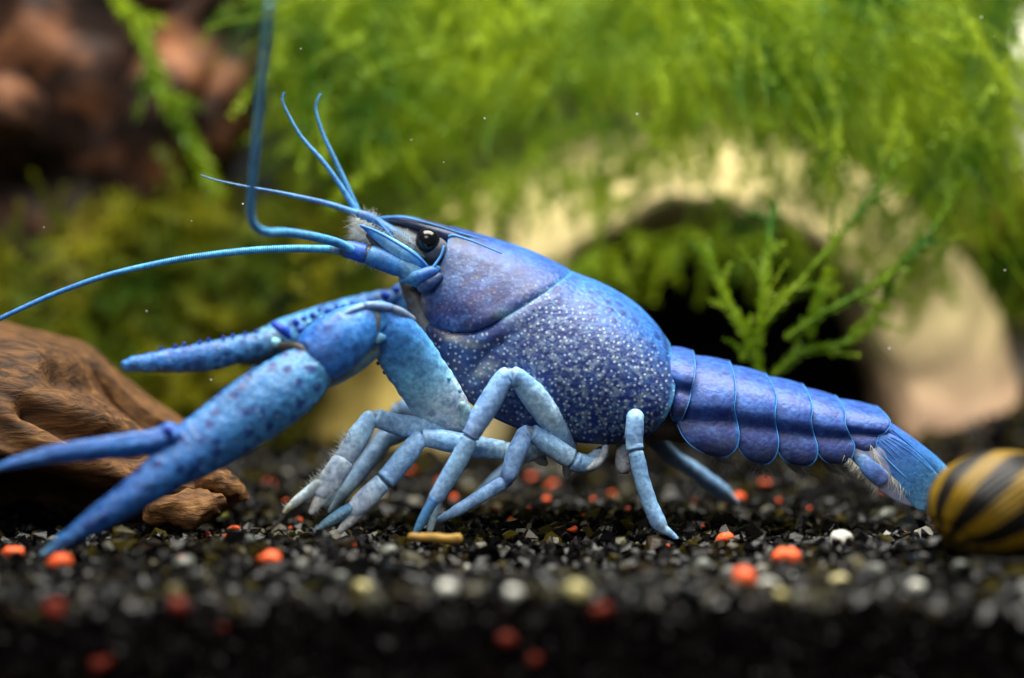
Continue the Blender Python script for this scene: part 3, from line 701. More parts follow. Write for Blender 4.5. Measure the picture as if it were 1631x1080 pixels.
SECT = [  # top, control, bottom, half width mm at that section
    ((716, 364), (722, 418), (668, 476), 6.6), ((745, 372), (748, 436), (674, 500), 7.8), ((790, 385), (780, 460), (690, 540), 9.4), ((840, 402), (818, 490), (708, 580), 10.9),
    ((880, 420), (868, 520), (735, 618), 12.0), ((915, 439), (912, 545), (775, 648), 12.9), ((950, 452), (952, 565), (830, 672), 13.5), ((985, 470), (990, 585), (895, 688), 13.6),
    ((1015, 491), (1024, 606), (950, 694), 13.2), ((1040, 517), (1056, 624), (990, 693), 12.4), ((1054, 536), (1074, 636), (1012, 688), 11.7), ((1062, 548), (1082, 640), (1024, 682), 11.2)]
def carapace():
    rows = np.array([[*t, *c, *b, wd] for t, c, b, wd in SECT], float)
    A = catmull(rows, 14); nt = 70
    groove = [(906, 438), (872, 462), (830, 487), (802, 502), (784, 514), (757, 524), (723, 526), (690, 513), (673, 498)]
    fold = [(800, 541), (772, 562), (752, 592)]
    V, Cc, M, SV = [], [], [], []
    tt = np.concatenate([-np.linspace(1, 0, nt) ** 1.35, (np.linspace(0, 1, nt) ** 1.35)[1:]])
    for ri, r in enumerate(A):
        top, ctl, bot = r[0:2], r[2:4], r[4:6]
        for s in tt:
            t = abs(s); q = top * (1 - t) ** 2 + ctl * 2 * t * (1 - t) + bot * t * t
            g = math.sin(math.pi * .80 * t) ** .56 if t > 0 else 0
            wd = r[6] * g
            x, y = q
            dg = poly_dist(x, y, groove); df = poly_dist(x, y, fold)
            up_ = float(sstep(815, 785, x)); ndi = (.40 + .6 * up_) * math.exp(-(dg / (4 + 1.5 * up_)) ** 2) + .5 * math.exp(-(df / 9) ** 2)
            ndi -= .75 * blob(x, y, 740, 478, 48, 34) * float(t > .1)        # cheek bulge
            ndi -= .16 * math.exp(-((dg - 14) / 8) ** 2)
            wd -= ndi * min(1, t * 5)
            if t < .12: q = q + np.array([0, .9]) * ndi * 4
            V.append(O(q[0], q[1], math.copysign(wd, s) if s else 0))
            # colouring
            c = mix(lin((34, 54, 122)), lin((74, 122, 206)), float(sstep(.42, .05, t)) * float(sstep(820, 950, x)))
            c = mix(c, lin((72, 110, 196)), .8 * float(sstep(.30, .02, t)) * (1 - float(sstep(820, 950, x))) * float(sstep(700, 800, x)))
            hn = mnoise.noise(Vector((x * .035, y * .05, 0))) + .6 * mnoise.noise(Vector((x * .09, y * .11, 4)))
            hd = float(sstep(880, 780, x)) * float(sstep(.05, .2, t))
            c = mix(c, lin((62, 52, 84)), .75 * hd * float(sstep(.05, .45, hn))); c = mix(c, lin((110, 126, 176)), .5 * hd * float(sstep(-.15, -.5, hn)))
            c = mix(c, lin((92, 82, 128)), .75 * blob(x, y, 772, 482, 40, 26)); c = mix(c, lin((96, 86, 124)), .5 * blob(x, y, 715, 478, 30, 28))
            c = mix(c, lin((130, 140, 178)), .55 * blob(x, y, 712, 440, 22, 20)); c = mix(c, lin((150, 148, 146)), .9 * blob(x, y, 676, 482, 9, 26))
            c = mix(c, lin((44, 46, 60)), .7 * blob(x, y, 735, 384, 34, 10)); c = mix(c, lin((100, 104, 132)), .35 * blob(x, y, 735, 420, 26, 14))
            c = mix(c, lin((150, 150, 142)), .9 * (blob(x, y, 726, 534, 14, 6) + blob(x, y, 752, 543, 18, 6))); c = mix(c, lin((142, 146, 150)), .8 * blob(x, y, 783, 575, 14, 9))
            c = mix(c, lin((140, 146, 150)), .8 * blob(x, y, 768, 587, 16, 9)); c = mix(c, lin((132, 150, 160)), .8 * blob(x, y, 804, 498, 14, 9))
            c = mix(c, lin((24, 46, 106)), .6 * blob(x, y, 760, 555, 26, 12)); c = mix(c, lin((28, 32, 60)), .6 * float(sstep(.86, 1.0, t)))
            c = mix(c, lin((96, 160, 205)), .85 * math.exp(-(dg / 3.2) ** 2) * float(sstep(796, 812, x)))
            low = float(sstep(.04, .34, t)); back = float(sstep(790, 850, x + .4 * (y - 520)))
            dots = max(.85 * low * back, .9 * low * float(dg > 8) * float(y > 525), .22 * float(t > .25) * float(sstep(690, 720, x)))
            if t > .97: dots = 0
            ret = .8 * float(sstep(.05, .42, t)) * back * float(sstep(.99, .85, t)) * (1 - .6 * float(sstep(1010, 1060, x)))
            V_i = (dots, ret, .75 * back * float(sstep(.0, .1, t)))
            f_end = 1 - min(1.0, (len(A) - 1 - ri) / 26.0)
            c = mix(c, lin((92, 156, 210)), .8 * float(sstep(.45, .75, f_end))); c = mix(c, lin((30, 50, 110)), .7 * math.exp(-((f_end - .30) / .14) ** 2))
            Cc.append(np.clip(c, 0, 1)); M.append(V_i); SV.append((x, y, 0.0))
    nn = len(tt); F = grid_faces(len(A), nn)
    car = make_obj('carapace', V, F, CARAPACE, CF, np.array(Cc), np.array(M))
    at = car.data.attributes.new('Surf', 'FLOAT_VECTOR', 'POINT'); at.data.foreach_set('vector', np.array(SV).ravel())
    sm = car.modifiers.new('thick', 'SOLIDIFY'); sm.thickness = .0005; sm.offset = -1
    # rims
    for idx, nmx in ((-1, 'rear_rim'), (0, 'orbit_rim')):
        r = A[idx]; pts = []
        for s in np.linspace(-1, 1, 60):
            t = abs(s); q = r[0:2] * (1 - t) ** 2 + r[2:4] * 2 * t * (1 - t) + r[4:6] * t * t
            g = math.sin(math.pi * .80 * t) ** .56 if t > 0 else 0
            pts.append(O(q[0], q[1], math.copysign(r[6] * g + .1, s)))
        wire(nmx, pts, 3.4 if idx else 2.4, RIM, car, (90, 165, 225), n=2)
    r = A[-8]; pts = []
    lowp = []
    for rr_ in A[::4]:
        lowp.append(O(rr_[4], rr_[5], -(rr_[6] * math.sin(math.pi * .8) ** .56) - .1))
    wire('lower_rim', lowp, 1.8, RIM, car, (80, 140, 200), n=2)
    # post-orbital ridge
    wire('ridge', [O(x, y, -o) for x, y, o in ((717, 376, 6.6), (724, 374, 6.9), (740, 378, 7.3), (765, 387, 7.6), (800, 402, 8.2))], 3.0, RIM, car, (96, 170, 230), r_end=1.0)
    # rostrum
    V, F, c = limb_data([(604, 349, BM, 2, 4, (80, 130, 190)), (625, 351, BM, 6, 14, (66, 70, 96)), (655, 357, BM, 10, 28, (56, 58, 84)), (690, 368, BM, 14, 40, (50, 56, 90)), (725, 381, BM, 16, 40, (50, 60, 110)), (765, 396, BM, 14, 26, (60, 84, 160)), (800, 412, BM, 8, 8, (60, 84, 170))], m=36, n=10)
    ro = make_obj('rostrum', V, F, SHELL, CF, c, (0, 0, 0))
    for sg in (-1, 1):
        wire('rostrum_rim', [O(x, y, sg * o) for x, y, o in ((604, 348, .3), (622, 346, 1.2), (650, 347, 2.5), (690, 357, 3.6), (735, 371, 3.3), (790, 387, 2.4))], 2.3, RIM, ro, (86, 160, 225), r_end=1.2)
carapace()

# soft underside and head core
V, F, c = limb_data([(680, 470, BM, 26, 56, (96, 94, 90)), (740, 560, BM, 40, 70, (78, 76, 78)), (820, 630, BM, 40, 84, (74, 72, 74)), (920, 668, BM, 34, 86, (78, 72, 66)), (1020, 672, BM, 30, 76, (84, 78, 70)), (1090, 668, BM, 36, 66, (84, 78, 70)), (1200, 676, BM, 38, 62, (76, 70, 66)), (1320, 684, BM, 24, 44, (76, 74, 72))], m=32, n=10)
make_obj('underside', wobble(V, .0006, 250), F, attr_mat('soft_underside', .6, .3, .3, 400), CF, c)
V, F, c = limb_data([(740, 432, BM, 44, 60, (58, 62, 74)), (700, 412, BM, 36, 50, (68, 74, 84)), (660, 392, BM, 26, 40, (76, 82, 90)), (622, 374, BM, 18, 32, (100, 108, 112)), (588, 362, BM, 12, 24, (150, 158, 158))], m=30, n=8)
head = make_obj('head', wobble(V, .0004, 500), F, attr_mat('head_skin', .55, .3, .22, 600), CF, c)

# eyes
def eye(sg):
    ctr = O(683, 382, sg * 6.4); r = .00198
    bm = bmesh.new(); bmesh.ops.create_uvsphere(bm, u_segments=40, v_segments=28, radius=1)
    V = np.array([v.co[:] for v in bm.verts]) * r + ctr; F = [tuple(v.index for v in f.verts) for f in bm.faces]; bm.free()
    e = make_obj('eye', V, F, EYE, CF)
    dep = BM + sg * 5.2
    limb('eyestalk', [(700, 404, BM + sg * 3, 20, (112, 116, 118)), (692, 396, dep, 20, (96, 100, 106)), (686, 389, BM + sg * 6.0, 16.5, (78, 82, 92))], attr_mat('eyestalk_skin', .5, .3, .2, 500), e, m=24)
eye(-1); eye(1)

# antennal scale, peduncles, antennae
def antenna_side(sg):
    d = lambda o: BM + sg * o
    sc = limb('antennal_scale', [(676, 428, d(7.0), 9, 5, (70, 130, 220)), (655, 411, d(8.2), 12, 6, (120, 180, 236)), (630, 395, d(8.6), 12, 5, (150, 195, 236)), (605, 378, d(8.4), 9, 4, (110, 170, 230)), (588, 367, d(8), 5.5, 3, (80, 140, 220)), (576, 360, d(7.8), 2, 2, (70, 120, 200))], SHELL, CF, m=20, n=8)
    wire('scale_edge', [P(x, y, d(o)) for x, y, o in ((574, 359, 8.3), (600, 369, 9.2), (635, 389, 9.6), (662, 407, 9.2), (680, 424, 8))], 2.4, RIM, sc, (70, 150, 232))
    limb('scale_blade', [(668, 430, d(6.6), 7, 5, (50, 54, 74)), (640, 414, d(7.4), 12, 5, (44, 46, 62)), (610, 393, d(7.4), 12, 4, (60, 60, 70)), (588, 374, d(7.4), 6, 3, (90, 84, 80))], SHELL, sc, m=16)
    return d
d = antenna_side(-1); antenna_side(1)
lb, wb = (86, 160, 226), (150, 176, 190)
ped = limb('antenna_base', [(676, 448, d(6.5), 15, (100, 150, 190)), (655, 436, d(7.5), 17, (120, 160, 190)), (640, 427, d(8), 15, (90, 130, 176)), (632, 424, d(8), 16, (76, 138, 206)), (612, 415, d(8), 17, (84, 140, 205)), (590, 407, d(8), 16.5, (90, 140, 196)), (585, 405, d(8), 13.5, (74, 66, 62)), (580, 404, d(8), 15.5, (60, 100, 190)), (562, 399, d(8), 14.5, (62, 104, 214)), (550, 397, d(8), 13.5, (90, 110, 150)), (545, 396, d(8), 11, (84, 78, 74)), (538, 396, d(8), 10.5, (130, 160, 180)), (528, 396, d(8), 7, (140, 180, 205))], SHELL, CF, n=5, m=24)
limb('basal_lobe', [(640, 447, d(7.5), 5, (90, 150, 200)), (655, 442, d(8.5), 9, (110, 160, 205)), (672, 438, d(8.8), 10, (84, 130, 200)), (688, 432, d(8.4), 9, (66, 110, 200)), (696, 428, d(7.6), 5, (100, 170, 226))], SHELL, ped, m=18)
limb('basal_lobe', [(700, 440, d(8.0), 7, (66, 72, 120)), (684, 450, d(8.2), 12, (66, 70, 116)), (672, 458, d(7.6), 9, (90, 94, 120))], SHELL, ped, m=18)
wire('cheek_edge', [P(x, y, d(o)) for x, y, o in ((707, 392, 7.6), (702, 408, 8.2), (690, 426, 8.8), (684, 440, 8.8), (672, 457, 8.0))], 2.3, RIM, ped, (96, 172, 232))

def antenna(name, pts, r0, r1, col0, col1, parent, per_px=3.2):
    """ringed flagellum: the radius swells at every ring"""
    A = catmull(pts, 40); L = np.r_[0, np.cumsum(np.linalg.norm(np.diff(A[:, :2], axis=0), axis=1))]
    n = int(L[-1] / per_px * 4); t = np.linspace(0, L[-1], n)
    Q = np.stack([np.interp(t, L, A[:, k]) for k in range(3)], 1); C = np.array([P(*q) for q in Q]); f = t / L[-1]
    r = (r0 + (r1 - r0) * f) * (1 + .09 * np.cos(t / per_px * 2 * math.pi)) * np.array([pxm(q[2]) for q in Q])
    cols = np.array([mix(lin(col0), lin(col1), a) * (.82 + .25 * (math.cos(b / per_px * 2 * math.pi) > 0)) for a, b in zip(f, t)])
    V, F, c = tube(C, r, r, cols, 10); return make_obj(name, V, F, SHELL, parent, c, (0, 0, 0))
an = d(8)
antenna('antenna', [(530, 397, an), (470, 396, an), (400, 399, an), (320, 408, an - 1), (250, 420, an - 1), (170, 439, an - 2), (90, 467, an - 2), (20, 498, an - 3), (-40, 528, an - 3)], 6.2, 3.6, (110, 190, 236), (80, 140, 220), CF)
antenna('antenna', [(560, 398, an - 1), (538, 387, an - 3), (500, 377, an - 9), (455, 370, an - 16), (425, 370, an - 22), (406, 360, an - 26), (399, 335, an - 29), (402, 290, an - 33), (409, 210, an - 40), (417, 120, an - 47), (427, 20, an - 54), (430, 5, an - 55)], 7.2, 4.6, (100, 170, 226), (120, 160, 190), CF)
# antennules
anb = BM - 3
np_ = limb('antennule_base', [(655, 392, anb, 12, (110, 140, 170)), (625, 372, anb - 1, 11, (90, 130, 180)), (604, 357, anb - 1, 9, (80, 130, 190)), (588, 347, anb - 1, 8.5, (70, 120, 190)), (572, 341, anb - 1, 7, (90, 110, 160))], SHELL, CF, m=18)
wire('spine', [P(x, y, anb - 3) for x, y in ((598, 350), (610, 362), (625, 380), (632, 392))], 3.4, RIM, np_, (70, 140, 215), r_end=2)
antenna('antennule', [(572, 341, anb - 1), (520, 324, anb - 1), (450, 308, anb - 2), (390, 297, anb - 2), (345, 287, anb - 2), (320, 279, anb - 2)], 5.4, 1.0, (104, 150, 210), (110, 140, 180), CF, 2.6)
antenna('antennule', [(568, 338, anb), (545, 300, anb), (515, 258, anb), (480, 218, anb), (458, 180, anb), (450, 160, anb), (453, 147, anb)], 5.2, 1.8, (100, 170, 230), (100, 150, 200), CF, 2.6)
antenna('antennule', [(570, 338, anb + 2), (553, 298, anb + 2), (535, 258, anb + 2), (515, 215, anb + 2), (504, 180, anb + 2), (504, 164, anb + 2), (511, 149, anb + 2)], 5.6, 1.8, (104, 180, 240), (100, 160, 210), CF, 2.6)
# white setae round the mouth and on the antennule bases
R, D, L = [], [], []
for _ in range(1500):
    R.append(P(rng.uniform(566, 626), 0, BM)); f = rng.uniform(0, 1)
    x = rng.uniform(568, 625); y = 348 + (x - 568) * .45 + rng.uniform(-4, 26)
    R[-1] = P(x, y, BM + rng.uniform(-6.5, 2)); a = rng.normal(200, 26); D.append(dirp(a, rng.normal(-.2, .35))); L.append(rng.uniform(8, 24) * pxm())
for _ in range(160):
    x = rng.uniform(565, 602); R.append(P(x, 344 + (x - 568) * .2, BM + rng.uniform(-4, 2))); D.append(dirp(rng.normal(100, 32), rng.normal(0, .4))); L.append(rng.uniform(6, 15) * pxm())
hairs('mouth_setae', R, D, L, .000055, HAIR, CF)
R, D, L = [], [], []
for _ in range(260):
    x = rng.uniform(628, 680); y = 372 + (x - 628) * .55 + rng.uniform(-6, 12); R.append(P(x, y, d(5.6))); D.append(dirp(rng.normal(150, 30), -.3)); L.append(rng.uniform(6, 14) * pxm())
for _ in range(200):
    x = rng.uniform(560, 660); y = 408 + (x - 560) * .35; R.append(P(x, y, d(rng.uniform(4, 8)))); D.append(dirp(rng.normal(250, 25), -.2)); L.append(rng.uniform(5, 12) * pxm())
hairs('face_setae', R, D, L, .00005, HAIR, CF)
# third maxillipeds: dark strips running down from the mouth, and the pale palp lying over the claw
for sg in (-1, 1):
    limb('maxilliped', [(648, 448, BM + sg * 4, 12, (96, 88, 82)), (660, 476, BM + sg * 5, 15, (84, 76, 70)), (672, 508, BM + sg * 5.5, 13, (110, 108, 104)), (690, 545, BM + sg * 6, 13, (78, 74, 74)), (712, 590, BM + sg * 6.5, 12, (80, 80, 90)), (732, 625, BM + sg * 6, 9, (84, 86, 96))], SHELL, CF, m=18)
pl = limb('palp', [(655, 509, -9.5, 7.2, (132, 145, 174)), (640, 499, -11.5, 7.9, (140, 152, 184)), (629, 493, -12.5, 6.8, (132, 144, 174)), (624, 491, -12.5, 5.4, (85, 88, 101)), (619, 490, -13.0, 6.8, (145, 159, 198)), (600, 487, -14.0, 7.2, (140, 160, 207)), (584, 487, -14.5, 6.1, (140, 155, 197)), (580, 488, -14.5, 4.7, (101, 106, 128)), (575, 489, -15.0, 5.4, (148, 168, 207)), (560, 494, -16.0, 4.3, (148, 168, 207)), (545, 503, -16.5, 1.4, (148, 164, 197))], SHELL, CF, n=5, m=18)

# ---- abdomen
def prof(v):
    vv = min(v / .42, 1.0); g = math.sqrt(max(0, 1 - (1 - vv) ** 2))
    g -= .06 * math.exp(-((v - .53) / .085) ** 2) - .035 * math.exp(-((v - .76) / .13) ** 2)
    if v > .8: g -= .12 * ((v - .8) / .2) ** 2
    return g
def somite(front, rear, wf, wr, name='tail_segment', off=.5, cshift=0.0):
    n, m = 60, 18
    Fp, Rp = resample(catmull(front, 12), n, 1.25), resample(catmull(rear, 12), n, 1.25)
    V, Cc = [], []
    vs_ = np.linspace(0, 1, n) ** 1.25
    sides = [(-1, k) for k in range(n - 1, 0, -1)] + [(1, k) for k in range(n)]
    for u in np.linspace(0, 1, m):
        wd = wf + (wr - wf) * u - off + 2 * off * u ** 1.5 + .5 * math.sin(math.pi * u)
        for sg, k in sides:
            q = mix(Fp[k], Rp[k], u); v = vs_[k]
            lift = (-off + 2 * off * u ** 1.5 + .5 * math.sin(math.pi * u)) * 7 * max(0, 1 - v / .42)
            V.append(O(q[0] + .3 * lift, q[1] - lift, -sg * wd * prof(v)))
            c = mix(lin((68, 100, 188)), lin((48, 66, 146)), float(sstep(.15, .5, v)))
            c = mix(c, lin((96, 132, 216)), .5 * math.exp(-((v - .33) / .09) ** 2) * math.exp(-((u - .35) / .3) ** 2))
            c = mix(c, lin((32, 46, 112)), .7 * math.exp(-((v - .55) / .06) ** 2))  # shadow of the side crease painted into the segment colour
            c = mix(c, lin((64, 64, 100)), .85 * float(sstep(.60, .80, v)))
            edge = max(float(sstep(.90, .97, v)), float(sstep(.94, .99, u)))
            c = mix(c, lin((84, 150, 226)), .75 * edge)
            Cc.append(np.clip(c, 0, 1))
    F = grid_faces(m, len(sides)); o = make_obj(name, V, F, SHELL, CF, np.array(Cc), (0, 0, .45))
    sm = o.modifiers.new('thick', 'SOLIDIFY'); sm.thickness = .0004; sm.offset = -1
    pts = []                                                      # bright rim along the rear and lower edge of both sides
    path = [(1.0, k) for k in range(0, n)] + [(0.0, k) for k in range(n - 2, int(n * .62), -2)]
    for sg in (1, -1):
        pts = []
        for u, k in path[::2]:
            q = mix(Fp[k], Rp[k], u); wd = wf + (wr - wf) * u - off + 2 * off * u ** 1.5
            lift = (-off + 2 * off * u ** 1.5) * 7 * max(0, 1 - vs_[k] / .42)
            pts.append(O(q[0] + .3 * lift, q[1] - lift, -sg * (wd * prof(vs_[k]) + .03)))
        wire('segment_rim', pts, .95, RIM, o, (88, 165, 230), n=2, m=6)
    return o
somite([(1062, 549), (1062, 580), (1060, 620), (1062, 650), (1068, 664)], [(1102, 562), (1099, 590), (1094, 612), (1090, 630), (1078, 662)], 10.2, 10.4)
somite([(1096, 560), (1092, 600), (1078, 628), (1070, 640), (1070, 660), (1084, 690), (1110, 710), (1134, 718)], [(1160, 580), (1163, 612), (1160, 640), (1163, 655), (1167, 678), (1164, 700), (1152, 714), (1138, 719)], 10.8, 10.6, off=.7)
somite([(1150, 576), (1150, 620), (1152, 660), (1163, 690), (1168, 706), (1180, 720), (1200, 729)], [(1218, 598), (1227, 625), (1224, 648), (1225, 664), (1229, 690), (1226, 712), (1216, 726), (1204, 730)], 10.4, 10.0)
somite([(1208, 594), (1210, 640), (1218, 670), (1226, 700), (1232, 715), (1244, 727), (1262, 732)], [(1277, 615), (1284, 642), (1281, 660), (1284, 678), (1290, 700), (1289, 718), (1280, 730), (1266, 733)], 9.8, 9.3)
somite([(1268, 612), (1272, 650), (1280, 680), (1290, 708), (1296, 719), (1308, 728), (1322, 730)], [(1330, 634), (1336, 652), (1335, 668), (1342, 685), (1349, 700), (1346, 716), (1338, 727), (1326, 731)], 9.1, 8.6)
somite([(1322, 630), (1328, 660), (1338, 685), (1346, 700), (1352, 709), (1360, 715), (1368, 717)], [(1396, 651), (1407, 667), (1399, 680), (1388, 688), (1384, 698), (1382, 708), (1377, 715), (1371, 718)], 8.4, 8.0)
# tail fan
tl = limb('telson', [(1396, 682, BM, 12, 40, (72, 104, 208)), (1410, 690, BM - 1, 18, 58, (76, 112, 214)), (1440, 715, BM - 1, 22, 60, (84, 128, 210)), (1475, 745, BM - 1, 24, 56, (96, 150, 216)), (1500, 768, BM - 1, 22, 46, (130, 180, 220))], SHELL, CF, m=32, n=10, sq=.8)
for q in ((1404, 688, 1470, 752), (1420, 684, 1486, 744)):
    wire('telson_vein', [P(q[0], q[1], BM - 7.6), P((q[0] + q[2]) / 2, (q[1] + q[3]) / 2 - 2, BM - 7.4), P(q[2], q[3], BM - 6)], 1.3, RIM, tl, (130, 150, 170))
for sg in (-1, 1):
    u = limb('uropod', [(1392, 694, BM + sg * 7.2, 11, 5, (80, 130, 204)), (1406, 706, BM + sg * 8.2, 20, 5, (70, 112, 200)), (1430, 728, BM + sg * 9.0, 26, 5, (78, 122, 206)), (1454, 757, BM + sg * 9.4, 31, 4, (96, 146, 212)), (1478, 786, BM + sg * 9.2, 31, 3, (130, 176, 220))], SHELL, CF, m=26, n=8)
    wire('uropod_rib', [P(1392, 700, BM + sg * 8.2), P(1406, 724, BM + sg * 9.0), P(1430, 749, BM + sg * 9.6), P(1458, 774, BM + sg * 9.6)], 2.0, RIM, u, (60, 106, 200), r_end=1.4)
    for q in range(5):
        wire('uropod_ray', [P(1399 + q * 5, 702 - q * 1.5, BM + sg * 8.7), P(1424 + q * 7, 729 - q * 4, BM + sg * 9.45), P(1462 + q * 8, 772 - q * 7, BM + sg * 9.7)], .6, RIM, u, (60, 106, 200), r_end=.5)
    u2 = limb('uropod', [(1352, 714, BM + sg * 6, 6, 4, (96, 120, 150)), (1370, 730, BM + sg * 8.6, 11, 4, (96, 124, 170)), (1388, 748, BM + sg * 9.8, 14, 4, (92, 116, 190)), (1404, 762, BM + sg * 10, 13, 3, (112, 120, 190))], SHELL, CF, m=20, n=8)
    limb('uropod_web', [(1366, 708, BM + sg * 8.0, 16, 2, (150, 160, 190)), (1388, 732, BM + sg * 8.9, 24, 2, (150, 160, 190)), (1414, 758, BM + sg * 9.2, 26, 2, (150, 160, 190)), (1446, 782, BM + sg * 9.2, 22, 2, (150, 160, 190)), (1474, 796, BM + sg * 9, 14, 2, (150, 160, 190))], WEB, u2, m=20)
    R, D, L = [], [], []
    for _ in range(170):
        f = rng.uniform(0, 1); a = np.array([np.interp(f, [0, .5, 1], [1386, 1406, 1448]), np.interp(f, [0, .5, 1], [708, 746, 782])]); R.append(P(a[0], a[1], BM + sg * 9.6)); D.append(dirp(rng.normal(-84, 16), rng.normal(0, .2))); L.append(rng.uniform(12, 28) * pxm())
    for _ in range(170):
        f = rng.uniform(0, 1); a = mix((1346, 722), (1400, 776), f); R.append(P(a[0], a[1], BM + sg * 9.4)); D.append(dirp(rng.normal(-110, 20), rng.normal(0, .2))); L.append(rng.uniform(8, 20) * pxm())
    for _ in range(220):
        f = rng.uniform(0, 1); a = mix((1500, 762), (1456, 782), f); R.append(P(a[0], a[1], BM + sg * rng.uniform(2, 9))); D.append(dirp(rng.normal(-50, 14), rng.normal(0, .2))); L.append(rng.uniform(10, 20) * pxm())
    hairs('uropod_fringe', R, D, L, .000042, HAIR_DIM, u, .15)
# swimmerets
for i, (x, y) in enumerate(((1130, 706), (1190, 716), (1250, 722), (1308, 722))):
    for sg in (-1, 1):
        s = limb('swimmeret', [(x, y - 14, BM + sg * 5, 7, (110, 108, 104)), (x + 6, y + 8, BM + sg * 5.5, 7, (120, 118, 112)), (x + 18, y + 24, BM + sg * 5.5, 6, (124, 124, 118)), (x + 34, y + 34, BM + sg * 5.5, 2, (130, 130, 124))], SHELL, CF, m=12)
        R, D, L = [], [], []
        for _ in range(260):
            f = rng.uniform(0, 1); R.append(P(x + 4 + 28 * f, y + 30 * f, BM + sg * 5.5)); D.append(dirp(rng.normal(-62, 22), rng.normal(0, .2))); L.append(rng.uniform(8, 24) * pxm())
        hairs('swimmeret_fringe', R, D, L, .00008, HAIR_DIM, s, .2)

# ---- claws
def spots(name, items, parent, col):
    """pointed tubercles, each a small dome"""
    for (x, y, dp, r) in items:
        me_V, me_F, c = limb_data([(x + r * .3, y + r * .5, dp + .15, r * .85, col), (x, y, dp, r * .8, col)], n=2, m=10)
        make_obj(name, me_V, me_F, SHELL, parent, c, (0, 0, 0))
def claw_near():
    c1, c2, c3 = (84, 140, 196), (70, 122, 190), (58, 92, 186)
    # palm with fixed finger
    palm = limb('claw', [(503, 580, -16, 38, 30, (100, 152, 200)), (480, 598, -17.5, 50, 36, (90, 150, 204)), (440, 628, -20, 57, 40, (78, 136, 196)), (395, 657, -22, 58, 42, (74, 130, 192)), (350, 690, -24, 55, 42, (70, 126, 192)), (310, 716, -26, 50, 38, (72, 126, 200)),
        (275, 742, -28, 41, 34, (64, 120, 196)), (235, 772, -30, 33, 29, (56, 110, 190)), (190, 804, -31.5, 27, 24, (52, 104, 186)), (145, 834, -32.5, 21, 19, (54, 106, 186)), (100, 863, -33.5, 13, 13, (66, 120, 190)), (68, 884, -34, 5, 6, (120, 150, 180))], SHELL, CF, msk=(.25, .12, .9), n=12, m=50, rough=.00016, slim=.93, ridge=.025)
    palm['label'] = 'spotted blue claw palm with long fixed finger'
    dact = limb('movable_finger', [(272, 694, -28, 25, 24, (70, 120, 205)), (250, 702, -28.5, 23, 23, (72, 118, 200)), (215, 707, -29.5, 22, 21, (62, 116, 194)), (160, 714, -31, 20, 19, (56, 110, 190)), (100, 721, -32, 17, 16, (56, 108, 190)), (50, 731, -33, 13, 12, (60, 114, 192)), (10, 741, -34, 8, 8, (80, 120, 196)), (-14, 750, -34, 3, 3, (100, 140, 190))], SHELL, palm, msk=(0, 0, .3), n=10, m=40, rough=.00012, slim=.9, ridge=.05)
    spots('joint_knob', [(266, 684, -32, 10)], palm, (40, 72, 200))
    carp = limb('wrist', [(606, 506, -11, 28, 26, (84, 150, 226)), (580, 516, -12.5, 36, 32, (84, 150, 236)), (550, 534, -14.5, 45, 36, (80, 140, 226)), (522, 556, -15.5, 48, 36, (74, 130, 220)), (498, 574, -16, 42, 32, (66, 110, 200)), (486, 582, -16.5, 30, 24, (80, 84, 90))], SHELL, palm, msk=(0, 0, .5), n=10, m=36, rough=.0002)
    limb('wrist_fold', [(604, 548, -10, 14, 16, (150, 160, 160)), (570, 570, -12.5, 20, 18, (130, 160, 170)), (535, 596, -14, 17, 18, (140, 150, 150)), (512, 616, -15, 7, 10, (140, 140, 136))], SHELL, palm, m=20)
    limb('wrist_joint', [(450, 552, -15.2, 7, 6, (70, 66, 62)), (474, 556, -17.6, 10, 6, (56, 52, 48)), (502, 576, -18.3, 11, 5, (54, 50, 44)), (515, 604, -17.2, 10, 5, (56, 52, 46)), (510, 624, -15.8, 5, 4, (80, 74, 66))], SHELL, palm, m=20)
    mer = limb('upper_arm', [(724, 664, -2.5, 34, 24, (226, 236, 238)), (700, 640, -4, 44, 30, (206, 230, 240)), (672, 602, -6, 47, 33, (150, 208, 240)), (646, 562, -8, 47, 34, (110, 184, 240)), (624, 530, -10, 42, 32, (86, 160, 236)), (608, 508, -11, 32, 28, (88, 150, 230))], LEG, palm, msk=(0, 0, .35), n=12, m=36, rough=.00016, slim=.95)
    spots('tooth', [(730 - i * 14.0 + rng.uniform(-2, 2), 622 - i * 19.5, -6.5 - i * .6, 3.4) for i in range(7)], mer, (120, 190, 236))
    spots('tooth', [(600 + i * 13.0 + rng.uniform(-2, 2), 578 + i * 14.5, -8.5 + i * .7, 3.0) for i in range(8)], mer, (60, 62, 70))
    limb('joint_lobe', [(736, 646, -5, 8, (170, 200, 206)), (742, 656, -4.5, 11, (160, 196, 206)), (738, 672, -4, 9, (190, 206, 206))], SHELL, mer, m=16)
    limb('joint_lobe', [(592, 538, -13.6, 6, 4, (120, 176, 216)), (602, 538, -13.9, 9, 4, (150, 196, 222)), (610, 538, -13.5, 6, 4, (110, 170, 220))], SHELL, mer, m=16)
    limb('joint_band', [(592, 492, -13.6, 7, 5, (104, 96, 84)), (598, 508, -14.3, 8, 4, (104, 96, 84)), (598, 526, -14.3, 6, 4, (104, 96, 84))], SHELL, mer, m=16)
claw_near()
